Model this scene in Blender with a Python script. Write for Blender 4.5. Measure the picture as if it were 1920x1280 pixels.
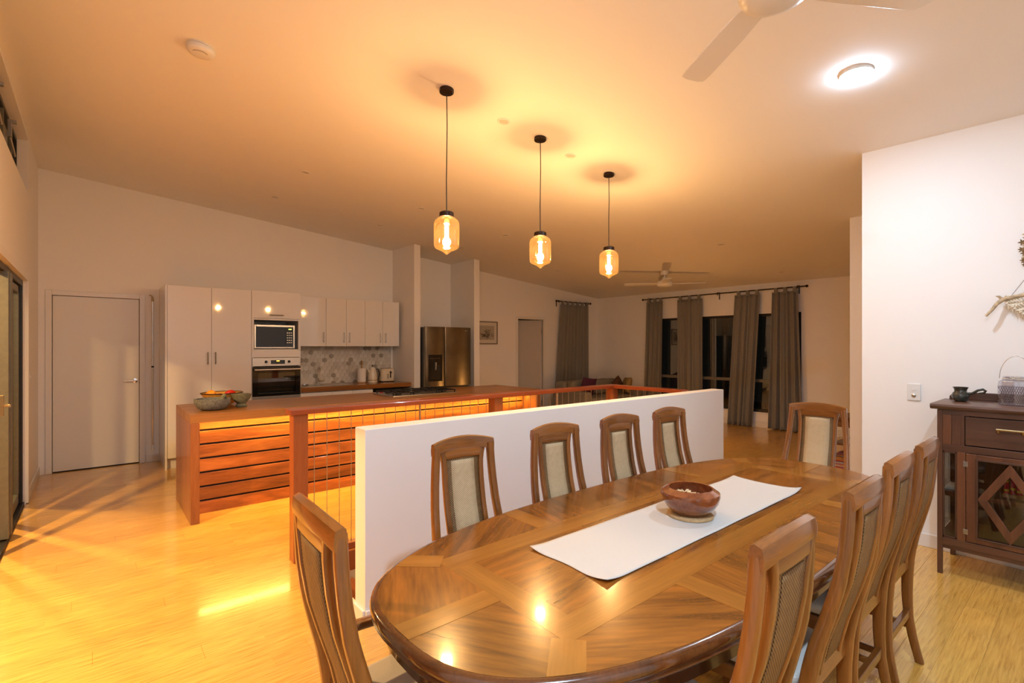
import bpy, bmesh, math, random
from mathutils import Vector, Matrix
random.seed(7)
R = math.radians
for o in list(bpy.data.objects): bpy.data.objects.remove(o)
scn = bpy.context.scene
col = scn.collection

# ------------------------------------------------------------------ camera, world, exposure
cam_d = bpy.data.cameras.new('camera'); cam = bpy.data.objects.new('camera', cam_d); col.objects.link(cam)
cam_d.sensor_width = 36; cam_d.lens = 931 / 1920 * 36; cam_d.shift_y = 10 / 1920; cam_d.clip_start = 0.05
cam.location = (0, 0, 1.45); cam.rotation_euler = (R(90), 0, R(49.885 - 90)); scn.camera = cam
wd = bpy.data.worlds.new('night'); scn.world = wd; wd.use_nodes = True
wd.node_tree.nodes['Background'].inputs[0].default_value = (0.012, 0.012, 0.011, 1)
wd.node_tree.nodes['Background'].inputs[1].default_value = 0.15
vs = scn.view_settings; vs.view_transform = 'Standard'; vs.look = 'None'; vs.gamma = 1; vs.use_curve_mapping = False
vs.exposure = 1.03
# lamp strengths (each lamp object carries its own light)
P_PEND, P_LED, P_OYSTER, P_OYSTER2 = 33.0, 16.0, 9.5, 29.0
P_DECK, C_DECK = 106.0, (1.0, 0.61, 0.25)
P_SALT, C_SALT = 26.0, (1.0, 0.58, 0.24)
C_PEND, C_LED, C_WHITE = (1.0, 0.66, 0.33), (1.0, 0.60, 0.14), (0.72, 0.93, 1.17)

def ceilz(x, y):
    return 3.469 - 0.0906 * (x + 0.478) - 0.0008 * (7.74 - y) ** 2

# ------------------------------------------------------------------ materials
M = {}
def newmat(name):
    m = bpy.data.materials.new(name); m.use_nodes = True; nt = m.node_tree
    M[name] = m
    return m, nt, nt.nodes['Principled BSDF']
def mat(name, color, rough=0.5, metal=0.0, coat=0.0, noise=0.0, nscale=20, bump=0.0, bscale=200, emit=None, estr=0, trans=0, ior=1.45, spec=None, sheen=0, alpha=1):
    m, nt, b = newmat(name)
    b.inputs['Base Color'].default_value = (*color, 1); b.inputs['Roughness'].default_value = rough
    b.inputs['Metallic'].default_value = metal; b.inputs['Coat Weight'].default_value = coat; b.inputs['Coat Roughness'].default_value = 0.06
    b.inputs['Transmission Weight'].default_value = trans; b.inputs['IOR'].default_value = ior
    if spec is not None: b.inputs['Specular IOR Level'].default_value = spec
    if sheen: b.inputs['Sheen Weight'].default_value = sheen
    if emit: b.inputs['Emission Color'].default_value = (*emit, 1); b.inputs['Emission Strength'].default_value = estr
    tc = nt.nodes.new('ShaderNodeTexCoord')
    if noise:
        n = nt.nodes.new('ShaderNodeTexNoise'); n.inputs['Scale'].default_value = nscale; n.inputs['Detail'].default_value = 5
        nt.links.new(tc.outputs['Object'], n.inputs['Vector'])
        r = nt.nodes.new('ShaderNodeValToRGB'); lo = [max(0, c * (1 - noise)) for c in color]; hi = [min(1, c * (1 + noise)) for c in color]
        r.color_ramp.elements[0].position = .3; r.color_ramp.elements[1].position = .7
        r.color_ramp.elements[0].color = (*lo, 1); r.color_ramp.elements[1].color = (*hi, 1)
        nt.links.new(n.outputs['Fac'], r.inputs[0]); nt.links.new(r.outputs[0], b.inputs['Base Color'])
    if bump:
        n2 = nt.nodes.new('ShaderNodeTexNoise'); n2.inputs['Scale'].default_value = bscale; n2.inputs['Detail'].default_value = 3
        nt.links.new(tc.outputs['Object'], n2.inputs['Vector'])
        bp = nt.nodes.new('ShaderNodeBump'); bp.inputs['Strength'].default_value = bump; bp.inputs['Distance'].default_value = .002
        nt.links.new(n2.outputs['Fac'], bp.inputs['Height']); nt.links.new(bp.outputs[0], b.inputs['Normal'])
    return m
def mth(nt, op, a, b=None):
    n = nt.nodes.new('ShaderNodeMath'); n.operation = op
    for i, v in enumerate((a, b)):
        if v is None: continue
        if isinstance(v, (int, float)): n.inputs[i].default_value = v
        else: nt.links.new(v, n.inputs[i])
    return n.outputs[0]
def wood(name, cA, cB, rough=.35, axis='X', freq=9, stretch=14, var=.18, coat=0.0, wave=.9, bump=.08, cC=None):
    m, nt, b = newmat(name)
    tc = nt.nodes.new('ShaderNodeTexCoord'); oi = nt.nodes.new('ShaderNodeObjectInfo')
    off = nt.nodes.new('ShaderNodeVectorMath'); off.operation = 'ADD'
    nt.links.new(tc.outputs['Object'], off.inputs[0])
    rv = mth(nt, 'MULTIPLY', oi.outputs['Random'], 37.0)
    cx = nt.nodes.new('ShaderNodeCombineXYZ')
    for k in range(3): nt.links.new(rv, cx.inputs[k])
    nt.links.new(cx.outputs[0], off.inputs[1])
    mp = nt.nodes.new('ShaderNodeMapping'); s = [1.0, 1.0, 1.0]; s['XYZ'.index(axis)] = 1 / stretch
    mp.inputs['Scale'].default_value = s
    nt.links.new(off.outputs[0], mp.inputs['Vector'])
    n = nt.nodes.new('ShaderNodeTexNoise'); n.inputs['Scale'].default_value = freq; n.inputs['Detail'].default_value = 6; n.inputs['Distortion'].default_value = wave
    nt.links.new(mp.outputs[0], n.inputs['Vector'])
    f = nt.nodes.new('ShaderNodeTexNoise'); f.inputs['Scale'].default_value = freq * 14; f.inputs['Detail'].default_value = 3
    nt.links.new(mp.outputs[0], f.inputs['Vector'])
    r = nt.nodes.new('ShaderNodeValToRGB'); r.color_ramp.elements[0].position = .32; r.color_ramp.elements[1].position = .68
    r.color_ramp.elements[0].color = (*cA, 1); r.color_ramp.elements[1].color = (*cB, 1)
    if cC: e = r.color_ramp.elements.new(.5); e.color = (*cC, 1)
    mix = mth(nt, 'ADD', mth(nt, 'MULTIPLY', n.outputs['Fac'], .72), mth(nt, 'MULTIPLY', f.outputs['Fac'], .28))
    nt.links.new(mix, r.inputs[0])
    hs = nt.nodes.new('ShaderNodeHueSaturation')
    nt.links.new(mth(nt, 'ADD', mth(nt, 'MULTIPLY', oi.outputs['Random'], 2 * var), 1 - var), hs.inputs['Value'])
    nt.links.new(r.outputs[0], hs.inputs['Color']); nt.links.new(hs.outputs[0], b.inputs['Base Color'])
    b.inputs['Roughness'].default_value = rough; b.inputs['Coat Weight'].default_value = coat; b.inputs['Coat Roughness'].default_value = .07
    bp = nt.nodes.new('ShaderNodeBump'); bp.inputs['Strength'].default_value = bump; bp.inputs['Distance'].default_value = .001
    nt.links.new(f.outputs['Fac'], bp.inputs['Height']); nt.links.new(bp.outputs[0], b.inputs['Normal'])
    return m

mat('wall_paint', (.88, .865, .84), .55, bump=.03, bscale=350)
mat('ceiling_paint', (.89, .875, .85), .75)
mat('trim_paint', (.82, .80, .77), .3)
mat('gloss_white', (.84, .82, .79), .03, coat=.3)
mat('matt_white', (.78, .77, .74), .4)
mat('plastic_white', (.80, .79, .76), .3)
mat('steel', (.55, .53, .50), .28, 1.0)
mat('brushed_steel', (.42, .40, .37), .34, 1.0, noise=.12, nscale=60)
mat('chrome', (.75, .74, .72), .12, 1.0)
mat('dark_steel', (.24, .20, .145), .27, .95, noise=.25, nscale=3)
mat('black_glass', (.012, .011, .011), .05, coat=.5)
mat('black_plastic', (.015, .014, .013), .35)
mat('iron', (.018, .017, .016), .5, .3, bump=.2, bscale=150)
mat('bronze', (.035, .022, .018), .35, .7)
mat('brass', (.45, .33, .16), .35, 1.0)
mat('aluminium', (.17, .16, .115), .42, .5, noise=.08, nscale=30)
mat('aluminium_dark', (.035, .034, .03), .4, .4)
mat('frame_dark', (.03, .022, .018), .45, .2)
mat('orange_skin', (.9, .33, .02), .45, bump=.2, bscale=120)
mat('red_skin', (.62, .02, .012), .2, coat=.4)
mat('stone', (.16, .165, .15), .75, noise=.45, nscale=90, bump=.5, bscale=160)
mat('stone_green', (.17, .165, .10), .7, noise=.4, nscale=70, bump=.5, bscale=140)
mat('bowl_yellow', (.62, .32, .06), .35, noise=.15, nscale=60)
mat('enamel_cream', (.74, .69, .58), .18, coat=.5)
mat('paper', (.82, .80, .76), .9, bump=.2, bscale=90)
mat('cork', (.50, .33, .16), .85, noise=.25, nscale=160, bump=.4, bscale=150)
mat('potpourri', (.78, .60, .34), .8, noise=.3, nscale=60)
mat('linen', (.56, .545, .505), .9, noise=.03, nscale=300, bump=.25, bscale=900)
mat('seat_fabric', (.62, .60, .55), .9, bump=.3, bscale=700, noise=.05, nscale=300)
mat('curtain', (.225, .21, .185), .85, noise=.22, nscale=160, sheen=.2, bump=.2, bscale=400)
mat('sofa_fabric', (.25, .225, .185), .9, noise=.1, nscale=120, bump=.3, bscale=500)
mat('cushion_brown', (.10, .045, .02), .85, bump=.3, bscale=500)
mat('cushion_purple', (.07, .012, .045), .7, bump=.3, bscale=500)
mat('cushion_tan', (.33, .22, .09), .85, bump=.3, bscale=500)
mat('driftwood', (.50, .38, .24), .8, noise=.3, nscale=40, bump=.5, bscale=60)
mat('cord_cream', (.78, .69, .54), .9, noise=.15, nscale=120, bump=.5, bscale=300)
mat('cord_grey', (.35, .33, .31), .8)
mat('seed_pod', (.22, .14, .06), .8, noise=.4, nscale=60)
mat('seed_pale', (.55, .43, .22), .8)
mat('leaf', (.045, .09, .02), .6, noise=.3, nscale=12)
mat('night_ground', (.04, .045, .03), .9, noise=.4, nscale=3)
mat('mullion_grey', (.16, .15, .13), .5)
mat('pot_glaze', (.035, .038, .03), .12, coat=.6, noise=.7, nscale=30)
mat('page', (.72, .70, .64), .8)
mat('spool_red', (.55, .02, .05), .5, noise=.3, nscale=80)
mat('spool_yellow', (.75, .50, .05), .5)
mat('skirting', (.80, .78, .75), .35)
mat('grout', (.62, .60, .55), .8)
mat('tile_pale', (.62, .59, .53), .3, noise=.10, nscale=30)
mat('tile_white', (.70, .68, .63), .25, noise=.06, nscale=25)
mat('tile_mid', (.54, .51, .45), .3, noise=.16, nscale=40)
mat('tile_dark', (.34, .315, .27), .3, noise=.35, nscale=70)
mat('door_paint', (.80, .78, .74), .35)
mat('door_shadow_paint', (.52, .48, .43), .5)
mat('led_lens', (.9, .8, .6), .4, emit=C_LED, estr=14)
mat('display', (.02, .02, .01), .3, emit=(.75, .85, .1), estr=1.6)
mat('display_orange', (.02, .02, .01), .3, emit=(1, .55, .05), estr=1.8)
mat('oyster_lens', (.9, .9, .9), .4, emit=C_WHITE, estr=30)
mat('filament_glow', (1, .8, .5), .4, emit=(1.0, .72, .34), estr=16)
mat('globe_glow', (1, .6, .2), .4, emit=(1.0, .55, .13), estr=1.6)
mat('downlight_face', (.62, .58, .52), .5)
mat('mat_board', (.66, .62, .54), .8)
mat('frame_wood_grey', (.24, .20, .15), .5)

wood('island_wood', (.13, .036, .010), (.46, .155, .040), .33, 'X', 8, 12, .42, coat=.25, wave=2.0, cC=(.29, .085, .021))
wood('island_wood_z', (.17, .052, .015), (.38, .135, .038), .33, 'Z', 7, 14, .15, coat=.25, wave=1.2)
wood('benchtop_wood', (.20, .082, .020), (.42, .185, .048), .36, 'X', 5, 18, .08, coat=.08, wave=.7)
wood('bench_wood', (.19, .072, .018), (.36, .15, .04), .25, 'X', 6, 16, .08, coat=.3)
wood('rail_wood', (.20, .036, .012), (.34, .072, .022), .28, 'X', 7, 20, .05, coat=.35)
wood('rail_wood_y', (.20, .036, .012), (.34, .072, .022), .28, 'Y', 7, 20, .05, coat=.35)
wood('post_wood', (.26, .06, .016), (.44, .125, .035), .3, 'Z', 10, 18, .05, coat=.35)
wood('tread_wood', (.22, .07, .025), (.38, .13, .045), .35, 'Y', 7, 14, .05)
wood('table_veneer', (.075, .023, .003), (.33, .113, .014), .22, 'X', 6, 8, .10, coat=.32, wave=2.6, cC=(.21, .074, .009))
wood('table_band', (.235, .088, .011), (.36, .15, .022), .22, 'X', 12, 18, .08, coat=.32, wave=.5)
wood('table_edge', (.07, .022, .006), (.16, .052, .013), .2, 'Z', 10, 6, .05, coat=.7)
wood('table_apron', (.045, .016, .006), (.10, .036, .012), .25, 'Z', 8, 6, .05, coat=.6)
wood('chair_wood', (.125, .042, .007), (.33, .115, .020), .28, 'Z', 12, 16, .07, coat=.5)
wood('chair_wood_x', (.125, .042, .007), (.33, .115, .020), .28, 'X', 12, 16, .07, coat=.5)
wood('chair_wood_y', (.12, .042, .008), (.29, .11, .021), .28, 'Y', 12, 16, .07, coat=.5)
wood('side_wood', (.050, .020, .010), (.125, .052, .026), .38, 'Z', 10, 12, .1, coat=.25)
wood('side_wood_y', (.052, .021, .011), (.135, .057, .029), .38, 'Y', 10, 12, .16, coat=.25)
wood('side_wood_warm', (.085, .030, .013), (.18, .067, .028), .35, 'Z', 10, 10, .08, coat=.25)
wood('bowl_wood', (.13, .028, .010), (.36, .105, .032), .14, 'X', 9, 5, .03, coat=.85, wave=2.0)
wood('stick_wood', (.30, .17, .07), (.5, .3, .13), .6, 'Z', 14, 8, .05)
wood('stool_wood', (.14, .06, .02), (.28, .13, .05), .35, 'Y', 9, 10, .05)

def floor_mat():
    m, nt, b = newmat('bamboo')
    g = nt.nodes.new('ShaderNodeNewGeometry'); sp = nt.nodes.new('ShaderNodeSeparateXYZ'); nt.links.new(g.outputs['Position'], sp.inputs[0])
    row = mth(nt, 'FLOOR', mth(nt, 'DIVIDE', mth(nt, 'ADD', sp.outputs[1], 1.7), .137))
    wn = nt.nodes.new('ShaderNodeTexWhiteNoise'); wn.noise_dimensions = '1D'; nt.links.new(row, wn.inputs['W'])
    seg = mth(nt, 'FLOOR', mth(nt, 'DIVIDE', mth(nt, 'ADD', sp.outputs[0], mth(nt, 'MULTIPLY', wn.outputs['Value'], 1.83)), 1.83))
    wn2 = nt.nodes.new('ShaderNodeTexWhiteNoise'); wn2.noise_dimensions = '2D'
    cv = nt.nodes.new('ShaderNodeCombineXYZ'); nt.links.new(row, cv.inputs[0]); nt.links.new(seg, cv.inputs[1]); nt.links.new(cv.outputs[0], wn2.inputs['Vector'])
    cv2 = nt.nodes.new('ShaderNodeCombineXYZ')
    nt.links.new(mth(nt, 'ADD', mth(nt, 'MULTIPLY', sp.outputs[0], .055), mth(nt, 'MULTIPLY', wn2.outputs['Value'], 9)), cv2.inputs[0])
    nt.links.new(sp.outputs[1], cv2.inputs[1])
    n = nt.nodes.new('ShaderNodeTexNoise'); n.inputs['Scale'].default_value = 95; n.inputs['Detail'].default_value = 7; n.inputs['Roughness'].default_value = .62; n.inputs['Distortion'].default_value = .4
    nt.links.new(cv2.outputs[0], n.inputs['Vector'])
    r = nt.nodes.new('ShaderNodeValToRGB'); e = r.color_ramp.elements
    e[0].position = .30; e[0].color = (.47, .235, .042, 1); e[1].position = .66; e[1].color = (.80, .46, .10, 1)
    k = e.new(.46); k.color = (.68, .375, .074, 1)
    nt.links.new(n.outputs['Fac'], r.inputs[0])
    hs = nt.nodes.new('ShaderNodeHueSaturation'); nt.links.new(r.outputs[0], hs.inputs['Color'])
    nt.links.new(mth(nt, 'ADD', mth(nt, 'MULTIPLY', wn2.outputs['Value'], .14), .93), hs.inputs['Value'])
    nt.links.new(hs.outputs[0], b.inputs['Base Color'])
    b.inputs['Roughness'].default_value = .24; b.inputs['Coat Weight'].default_value = .55; b.inputs['Coat Roughness'].default_value = .09
    bp = nt.nodes.new('ShaderNodeBump'); bp.inputs['Strength'].default_value = .05; bp.inputs['Distance'].default_value = .001
    nt.links.new(n.outputs['Fac'], bp.inputs['Height']); nt.links.new(bp.outputs[0], b.inputs['Normal'])
floor_mat()

def weave(name, c1, c2, scale, hole=.35):
    m, nt, b = newmat(name)
    tc = nt.nodes.new('ShaderNodeTexCoord'); sp = nt.nodes.new('ShaderNodeSeparateXYZ'); nt.links.new(tc.outputs['Object'], sp.inputs[0])
    a = mth(nt, 'SINE', mth(nt, 'MULTIPLY', sp.outputs[0], scale)); c = mth(nt, 'SINE', mth(nt, 'MULTIPLY', sp.outputs[2], scale))
    p = mth(nt, 'ADD', mth(nt, 'MULTIPLY', mth(nt, 'MULTIPLY', a, c), .5), .5)
    n = nt.nodes.new('ShaderNodeTexNoise'); n.inputs['Scale'].default_value = 60; nt.links.new(tc.outputs['Object'], n.inputs['Vector'])
    q = mth(nt, 'ADD', mth(nt, 'MULTIPLY', p, .75), mth(nt, 'MULTIPLY', n.outputs['Fac'], .3))
    r = nt.nodes.new('ShaderNodeValToRGB'); r.color_ramp.elements[0].position = hole - .2; r.color_ramp.elements[1].position = hole + .15
    r.color_ramp.elements[0].color = (*c2, 1); r.color_ramp.elements[1].color = (*c1, 1)
    nt.links.new(q, r.inputs[0]); nt.links.new(r.outputs[0], b.inputs['Base Color']); b.inputs['Roughness'].default_value = .7
    bp = nt.nodes.new('ShaderNodeBump'); bp.inputs['Strength'].default_value = .6; bp.inputs['Distance'].default_value = .002
    nt.links.new(q, bp.inputs['Height']); nt.links.new(bp.outputs[0], b.inputs['Normal'])
weave('cane', (.60, .45, .26), (.24, .14, .055), 700, .38)
weave('cane_border', (.27, .155, .055), (.06, .025, .008), 620, .45)

def glassy(name, tint, refl=.06, rough=.02, gcol=(1, 1, 1), edge=None):
    m = bpy.data.materials.new(name); m.use_nodes = True; nt = m.node_tree; nt.nodes.clear(); M[name] = m
    out = nt.nodes.new('ShaderNodeOutputMaterial'); tr = nt.nodes.new('ShaderNodeBsdfTransparent'); gl = nt.nodes.new('ShaderNodeBsdfGlossy'); mx = nt.nodes.new('ShaderNodeMixShader')
    fr = nt.nodes.new('ShaderNodeLayerWeight'); fr.inputs['Blend'].default_value = .3
    tr.inputs['Color'].default_value = (*tint, 1); gl.inputs['Roughness'].default_value = rough; gl.inputs['Color'].default_value = (*gcol, 1)
    fac = mth(nt, 'ADD', mth(nt, 'MULTIPLY', fr.outputs['Facing'], .45), refl)
    nt.links.new(fac, mx.inputs[0]); nt.links.new(tr.outputs[0], mx.inputs[1]); nt.links.new(gl.outputs[0], mx.inputs[2]); nt.links.new(mx.outputs[0], out.inputs[0])
    return m
glassy('pane_glass', (.80, .83, .80), .09)
glassy('case_glass', (.80, .80, .78), .05)
def amber():
    m = glassy('amber_glass', (.95, .80, .56), .10, .05, (1, .93, .85)); nt = m.node_tree
    out = [n for n in nt.nodes if n.type == 'OUTPUT_MATERIAL'][0]; src = out.inputs[0].links[0].from_socket
    tl = nt.nodes.new('ShaderNodeBsdfTranslucent'); tl.inputs['Color'].default_value = (.9, .55, .2, 1); mx = nt.nodes.new('ShaderNodeMixShader'); mx.inputs[0].default_value = .012
    nt.links.new(src, mx.inputs[1]); nt.links.new(tl.outputs[0], mx.inputs[2]); nt.links.new(mx.outputs[0], out.inputs[0])
amber()
glassy('jar_glass', (.70, .69, .74), .16, .06)

def picture_mat():
    m, nt, b = newmat('sketch_print')
    tc = nt.nodes.new('ShaderNodeTexCoord'); mp = nt.nodes.new('ShaderNodeMapping'); mp.inputs['Scale'].default_value = (9, 9, 16); nt.links.new(tc.outputs['Object'], mp.inputs[0])
    n = nt.nodes.new('ShaderNodeTexNoise'); n.inputs['Scale'].default_value = 1.6; n.inputs['Detail'].default_value = 6; n.inputs['Distortion'].default_value = 1.4; nt.links.new(mp.outputs[0], n.inputs['Vector'])
    sp = nt.nodes.new('ShaderNodeSeparateXYZ'); nt.links.new(tc.outputs['Object'], sp.inputs[0])
    d = mth(nt, 'MULTIPLY', mth(nt, 'ABSOLUTE', mth(nt, 'ADD', sp.outputs[2], .03)), 2.4)
    d2 = mth(nt, 'MULTIPLY', mth(nt, 'ABSOLUTE', sp.outputs[0]), 1.0)
    v = mth(nt, 'ADD', mth(nt, 'ADD', n.outputs['Fac'], d), d2)
    r = nt.nodes.new('ShaderNodeValToRGB'); r.color_ramp.elements[0].position = .5; r.color_ramp.elements[1].position = .72
    r.color_ramp.elements[0].color = (.03, .025, .02, 1); r.color_ramp.elements[1].color = (.42, .38, .31, 1)
    nt.links.new(v, r.inputs[0]); nt.links.new(r.outputs[0], b.inputs['Base Color']); b.inputs['Roughness'].default_value = .5
picture_mat()
def rug_mat():
    m, nt, b = newmat('rug_stripes')
    tc = nt.nodes.new('ShaderNodeTexCoord'); sp = nt.nodes.new('ShaderNodeSeparateXYZ'); nt.links.new(tc.outputs['Object'], sp.inputs[0])
    n = nt.nodes.new('ShaderNodeTexNoise'); n.inputs['Scale'].default_value = 9; nt.links.new(tc.outputs['Object'], n.inputs['Vector'])
    w = nt.nodes.new('ShaderNodeTexWhiteNoise'); w.noise_dimensions = '1D'
    nt.links.new(mth(nt, 'FLOOR', mth(nt, 'ADD', mth(nt, 'MULTIPLY', sp.outputs[0], 22), mth(nt, 'MULTIPLY', n.outputs['Fac'], 3))), w.inputs['W'])
    r = nt.nodes.new('ShaderNodeValToRGB'); r.color_ramp.interpolation = 'CONSTANT'
    cs = [(.5, .06, .04), (.75, .45, .06), (.08, .14, .3), (.6, .52, .4), (.4, .08, .2), (.15, .25, .12), (.7, .25, .06)]
    r.color_ramp.elements[0].color = (*cs[0], 1); r.color_ramp.elements[1].position = 1 / 7; r.color_ramp.elements[1].color = (*cs[1], 1)
    for i in range(2, 7): e = r.color_ramp.elements.new(i / 7); e.color = (*cs[i], 1)
    nt.links.new(w.outputs['Value'], r.inputs[0]); nt.links.new(r.outputs[0], b.inputs['Base Color']); b.inputs['Roughness'].default_value = .95
rug_mat()

# ------------------------------------------------------------------ mesh helpers
class MB:
    def __init__(s): s.v = []; s.f = []
    def add(s, vs_, fs):
        b = len(s.v); s.v += [tuple(p) for p in vs_]; s.f += [tuple(i + b for i in f) for f in fs]; return s
    def box(s, x0, x1, y0, y1, z0, z1):
        return s.add([(x0, y0, z0), (x1, y0, z0), (x1, y1, z0), (x0, y1, z0), (x0, y0, z1), (x1, y0, z1), (x1, y1, z1), (x0, y1, z1)],
                     [(0, 3, 2, 1), (4, 5, 6, 7), (0, 1, 5, 4), (1, 2, 6, 5), (2, 3, 7, 6), (3, 0, 4, 7)])
    def prism(s, poly, axis, a0, a1):
        n = len(poly)
        def pt(p, a): return {'x': (a, p[0], p[1]), 'y': (p[0], a, p[1]), 'z': (p[0], p[1], a)}[axis]
        vs_ = [pt(p, a0) for p in poly] + [pt(p, a1) for p in poly]
        return s.add(vs_, [tuple(range(n)), tuple(range(2 * n - 1, n - 1, -1))] + [(i, (i + 1) % n, n + (i + 1) % n, n + i) for i in range(n)])
    def lathe(s, cx, cy, prof, n=32, caps=True, sx=1, sy=1):
        vs_ = []; fs = []
        for r, z in prof:
            for k in range(n):
                a = 2 * math.pi * k / n; vs_.append((cx + r * math.cos(a) * sx, cy + r * math.sin(a) * sy, z))
        for i in range(len(prof) - 1):
            for k in range(n):
                fs.append((i * n + k, i * n + (k + 1) % n, (i + 1) * n + (k + 1) % n, (i + 1) * n + k))
        if caps:
            fs.append(tuple(range(n - 1, -1, -1))); m = (len(prof) - 1) * n; fs.append(tuple(range(m, m + n)))
        return s.add(vs_, fs)
    def tube(s, pts, r, n=10, closed=False):
        pts = [Vector(p) for p in pts]; rs = r if isinstance(r, (list, tuple)) else [r] * len(pts)
        vs_ = []; fs = []; up = None; L = len(pts)
        for i, p in enumerate(pts):
            if closed: t = (pts[(i + 1) % L] - pts[i - 1]).normalized()
            else: t = (pts[min(i + 1, L - 1)] - pts[max(i - 1, 0)]).normalized()
            if up is None: up = t.orthogonal().normalized()
            up = (up - t * up.dot(t)); up = up.normalized() if up.length > 1e-6 else t.orthogonal().normalized()
            b = t.cross(up)
            for k in range(n):
                a = 2 * math.pi * k / n; vs_.append(p + (up * math.cos(a) + b * math.sin(a)) * rs[i])
        for i in range(L if closed else L - 1):
            j = (i + 1) % L
            for k in range(n): fs.append((i * n + k, i * n + (k + 1) % n, j * n + (k + 1) % n, j * n + k))
        if not closed: fs.append(tuple(range(n - 1, -1, -1))); fs.append(tuple(range((L - 1) * n, L * n)))
        return s.add(vs_, fs)
    def sweep(s, pts, sizes, side=(1, 0, 0), rnd=.3):
        """rounded-rectangle section; width along 'side', depth across"""
        pts = [Vector(p) for p in pts]; side = Vector(side); vs_ = []; fs = []; L = len(pts)
        for i, p in enumerate(pts):
            t = (pts[min(i + 1, L - 1)] - pts[max(i - 1, 0)]).normalized()
            sd = (side - t * side.dot(t)).normalized(); dp = t.cross(sd); w, d = sizes[i]; w /= 2; d /= 2; c = min(w, d) * rnd * 2; c = min(c, min(w, d) * .95)
            for a, b in ((w - c, -d), (w - .3 * c, -d + .3 * c), (w, -d + c), (w, d - c), (w - .3 * c, d - .3 * c), (w - c, d), (-w + c, d), (-w + .3 * c, d - .3 * c), (-w, d - c), (-w, -d + c), (-w + .3 * c, -d + .3 * c), (-w + c, -d)):
                vs_.append(p + sd * a + dp * b)
        n = 12
        for i in range(L - 1):
            for k in range(n): fs.append((i * n + k, i * n + (k + 1) % n, (i + 1) * n + (k + 1) % n, (i + 1) * n + k))
        fs.append(tuple(range(n - 1, -1, -1))); fs.append(tuple(range((L - 1) * n, L * n)))
        return s.add(vs_, fs)
    def grid(s, fn, nu, nv):
        vs_ = [fn(i / nu, j / nv) for j in range(nv + 1) for i in range(nu + 1)]
        return s.add(vs_, [(j * (nu + 1) + i, j * (nu + 1) + i + 1, (j + 1) * (nu + 1) + i + 1, (j + 1) * (nu + 1) + i) for j in range(nv) for i in range(nu)])
    def ico(s, c, r, sub=2, sc=(1, 1, 1)):
        bm = bmesh.new(); bmesh.ops.create_icosphere(bm, subdivisions=sub, radius=r); bm.verts.ensure_lookup_table()
        vs_ = [(c[0] + v.co.x * sc[0], c[1] + v.co.y * sc[1], c[2] + v.co.z * sc[2]) for v in bm.verts]; fs = [tuple(v.index for v in f.verts) for f in bm.faces]; bm.free()
        return s.add(vs_, fs)
    def build(s, name, m, parent=None, bev=0, smooth=None, solid=0, sub=0, seg=2):
        xs = list(zip(*s.v)); c = Vector([(min(a) + max(a)) / 2 for a in xs])
        me = bpy.data.meshes.new(name)
        me.from_pydata([(p[0] - c.x, p[1] - c.y, p[2] - c.z) for p in s.v], [], s.f)
        bm = bmesh.new(); bm.from_mesh(me); bmesh.ops.recalc_face_normals(bm, faces=bm.faces); bm.to_mesh(me); bm.free()
        me.materials.append(M[m] if isinstance(m, str) else m)
        if smooth is not None:
            for p in me.polygons: p.use_smooth = True
            me.set_sharp_from_angle(angle=R(smooth))
        o = bpy.data.objects.new(name, me); col.objects.link(o)
        place(o, c, parent)
        if solid: md = o.modifiers.new('solid', 'SOLIDIFY'); md.thickness = solid; md.offset = 0
        if bev: md = o.modifiers.new('bevel', 'BEVEL'); md.width = bev; md.segments = seg; md.limit_method = 'ANGLE'; md.angle_limit = R(40); md.harden_normals = False
        if sub: md = o.modifiers.new('sub', 'SUBSURF'); md.levels = sub; md.render_levels = sub
        return o
W = {}
def place(o, wpos, parent=None):
    W[o.name] = Vector(wpos)
    if parent is not None: o.parent = parent; o.location = Vector(wpos) - W[parent.name]
    else: o.location = Vector(wpos)
def empty(name, loc, label=None, cat=None, group=None):
    o = bpy.data.objects.new(name, None); o.empty_display_size = .05; col.objects.link(o); place(o, loc)
    if label: tag(o, label, cat, group)
    return o
def tag(o, label, cat, group=None, kind=None):
    o['label'] = label; o['category'] = cat
    if group: o['group'] = group
    if kind: o['kind'] = kind
    return o
def struct(o, label=None, cat=None):
    o['kind'] = 'structure'
    if label: o['label'] = label; o['category'] = cat
    return o
def copy_tree(o, parent=None):
    c = o.copy(); col.objects.link(c); W[c.name] = W[o.name].copy()
    if parent is not None: c.parent = parent
    for ch in [x for x in bpy.data.objects if x.parent == o]: copy_tree(ch, c)
    return c
def box(name, m, x0, x1, y0, y1, z0, z1, parent=None, bev=0): return MB().box(x0, x1, y0, y1, z0, z1).build(name, m, parent, bev)
def light(name, kind, loc, power, color, parent, rot=(0, 0, 0), **kw):
    ld = bpy.data.lights.new(name, kind); ld.energy = power; ld.color = color
    for k, v in kw.items(): setattr(ld, k, v)
    o = bpy.data.objects.new(name, ld); col.objects.link(o); place(o, loc, parent); o.rotation_euler = rot
    return o

# ------------------------------------------------------------------ shell
XL, XF, YK, XD, YB = -.48, 9.18, 7.74, 4.63, -1.7       # left wall, far wall, kitchen wall, dining wall, wall behind
TOP = 3.75
HX0, HX1, HY0, HY1 = 1.10, 4.40, 2.61, 3.46                # stair opening

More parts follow.
